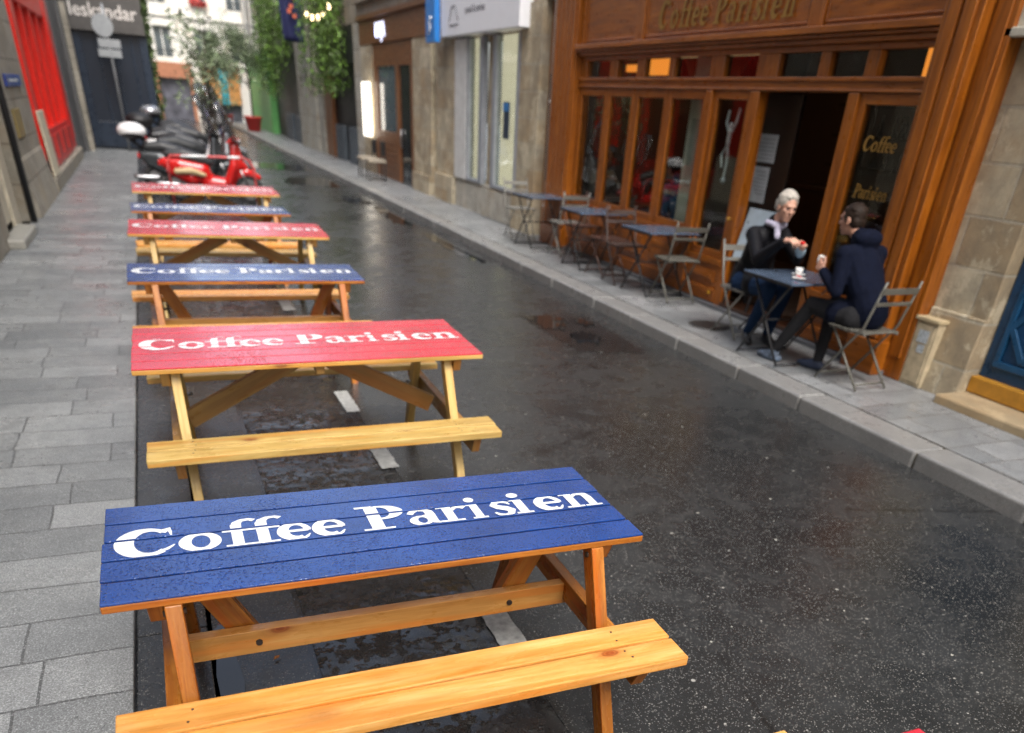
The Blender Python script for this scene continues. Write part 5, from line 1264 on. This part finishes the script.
JM = dict(head=(5.20, 5.49, 1.325), hf=(-.30, 1, -.12), hu=(0, .08, 1), neck=(5.22, 5.37, 1.205), chest=(5.23, 5.28, 1.01), waist=(5.24, 5.14, .79), pelvis=(5.25, 5.08, .67),
          shl=(5.04, 5.30, 1.095), shr=(5.42, 5.32, 1.095), ell=(4.99, 5.24, .83), elr=(5.47, 5.36, .82), wrl=(4.995, 5.455, .945), wrr=(5.33, 5.56, .775),
          hipl=(5.14, 5.12, .635), hipr=(5.35, 5.12, .635), knl=(5.06, 5.55, .66), knr=(5.32, 5.56, .66), anl=(4.98, 5.80, .225), anr=(5.20, 5.46, .215), tol=(4.96, 5.97, .165), tor=(5.15, 5.62, .165), hairmat=hairD)
man, _ = person((5.25, 5.10, .118), 'man with short dark hair and a navy hoodie holding a cup at the bistro table', JM, m_skin2, fabric('navy_hoodie', (.003, .005, .015), .9), fabric('charcoal_trousers', (.018, .018, .020), .85, 60), plain('blue_white_sneaker', (.09, .12, .17), .5, var=.9, scale=22), hair_man,
       {'l': ((-.05, .85, .5), (-.95, 0, .1), 1, .6, .3), 'r': ((-.5, .8, -.1), (.1, 0, 1), 1, .35, .3)}, hood=True, shoe2=plain('dark_blue_sneaker', (.02, .03, .06), .5))
cup((5.045, 5.585, .985), (R(35), R(-15), .3), 'white coffee cup held tilted in the hand of the man')
q = MB(); q.box(-.012, .012, -.02, .02, -.012, .012); o = q.build('sugar_packet', plain('red_wrapper', (.7, .02, .02), .4), bevel=.004); o.location = (5.09, 5.895, 1.095); tag(o, 'tiny red packet held between the hands of the woman', 'packet')
# two guests behind the cafe windows
def guest(dx, dy, dz, base, jac, label):
    J = {}
    for k, v in base.items():
        J[k] = v if k in ('hf', 'hu', 'hairmat') else (v[0] + dx, v[1] + dy, v[2] + dz)
    return J
JA = guest(1.35, 6.15, .04, JW, None, None); JA['hairmat'] = hairD
person((JA['pelvis'][0], JA['pelvis'][1], .16), 'guest in a white shirt seated inside behind the first and second cafe windows', JA, m_skin2, fabric('white_shirt', (.5, .5, .48), .8), fabric('charcoal_cloth', (.03, .03, .03)), m_black, hair_man,
       {'r': ((.25, -.95, .22), (-.3, .1, .9), -1, .55, .4), 'l': ((-.35, -.6, .62), (.7, .1, .5), 1, .75, .5)})
JB = guest(1.35, 5.05, .04, JM, None, None)
person((JB['pelvis'][0], JB['pelvis'][1], .16), 'guest in a blue shirt seated inside behind the fourth cafe window', JB, m_skin, fabric('blue_shirt', (.05, .16, .34), .8), MC['charcoal_cloth'] if 'charcoal_cloth' in MC else m_black, m_black, hair_man,
       {'l': ((-.05, .85, .5), (-.95, 0, .1), 1, .6, .3), 'r': ((-.5, .8, -.1), (.1, 0, 1), 1, .35, .3)})
def icafe(x, y, label):
    t = thing('dining_table', (x, y, .16), label, 'dining table', 'tables inside the cafe')
    q = MB(); q.box(-.35, .35, -.35, .35, .70, .74); q.build('tabletop', m_cafedk, t, bevel=.006)
    q = MB(); q.lathe([(.22, 0), (.22, .02), (.03, .05), (.03, .70)], n=16); q.build('pedestal', m_black, t)
icafe(6.5, 12.0, 'dark dining table inside the cafe beside the guest in white'); icafe(6.4, 10.95, 'dark dining table inside the cafe beside the guest in blue')
for (x_, y_, rz_, lab) in ((6.6, 12.85, -H, 'dark wooden stool under the guest in the white shirt'), (6.6, 10.15, H, 'dark wooden stool under the guest in the blue shirt')):
    t = thing('stool', (x_, y_, .16), lab, 'stool', 'stools inside the cafe')
    q = MB(); q.lathe([(.18, .40), (.19, .44), (.18, .46)], n=20); q.build('seat', m_cafedk, t)
    for a in (0.8, 2.4, 3.9, 5.5): MB().tube([(.13 * math.cos(a), .13 * math.sin(a), .41), (.19 * math.cos(a), .19 * math.sin(a), 0)], .014, 6).build('leg', m_cafedk, t)
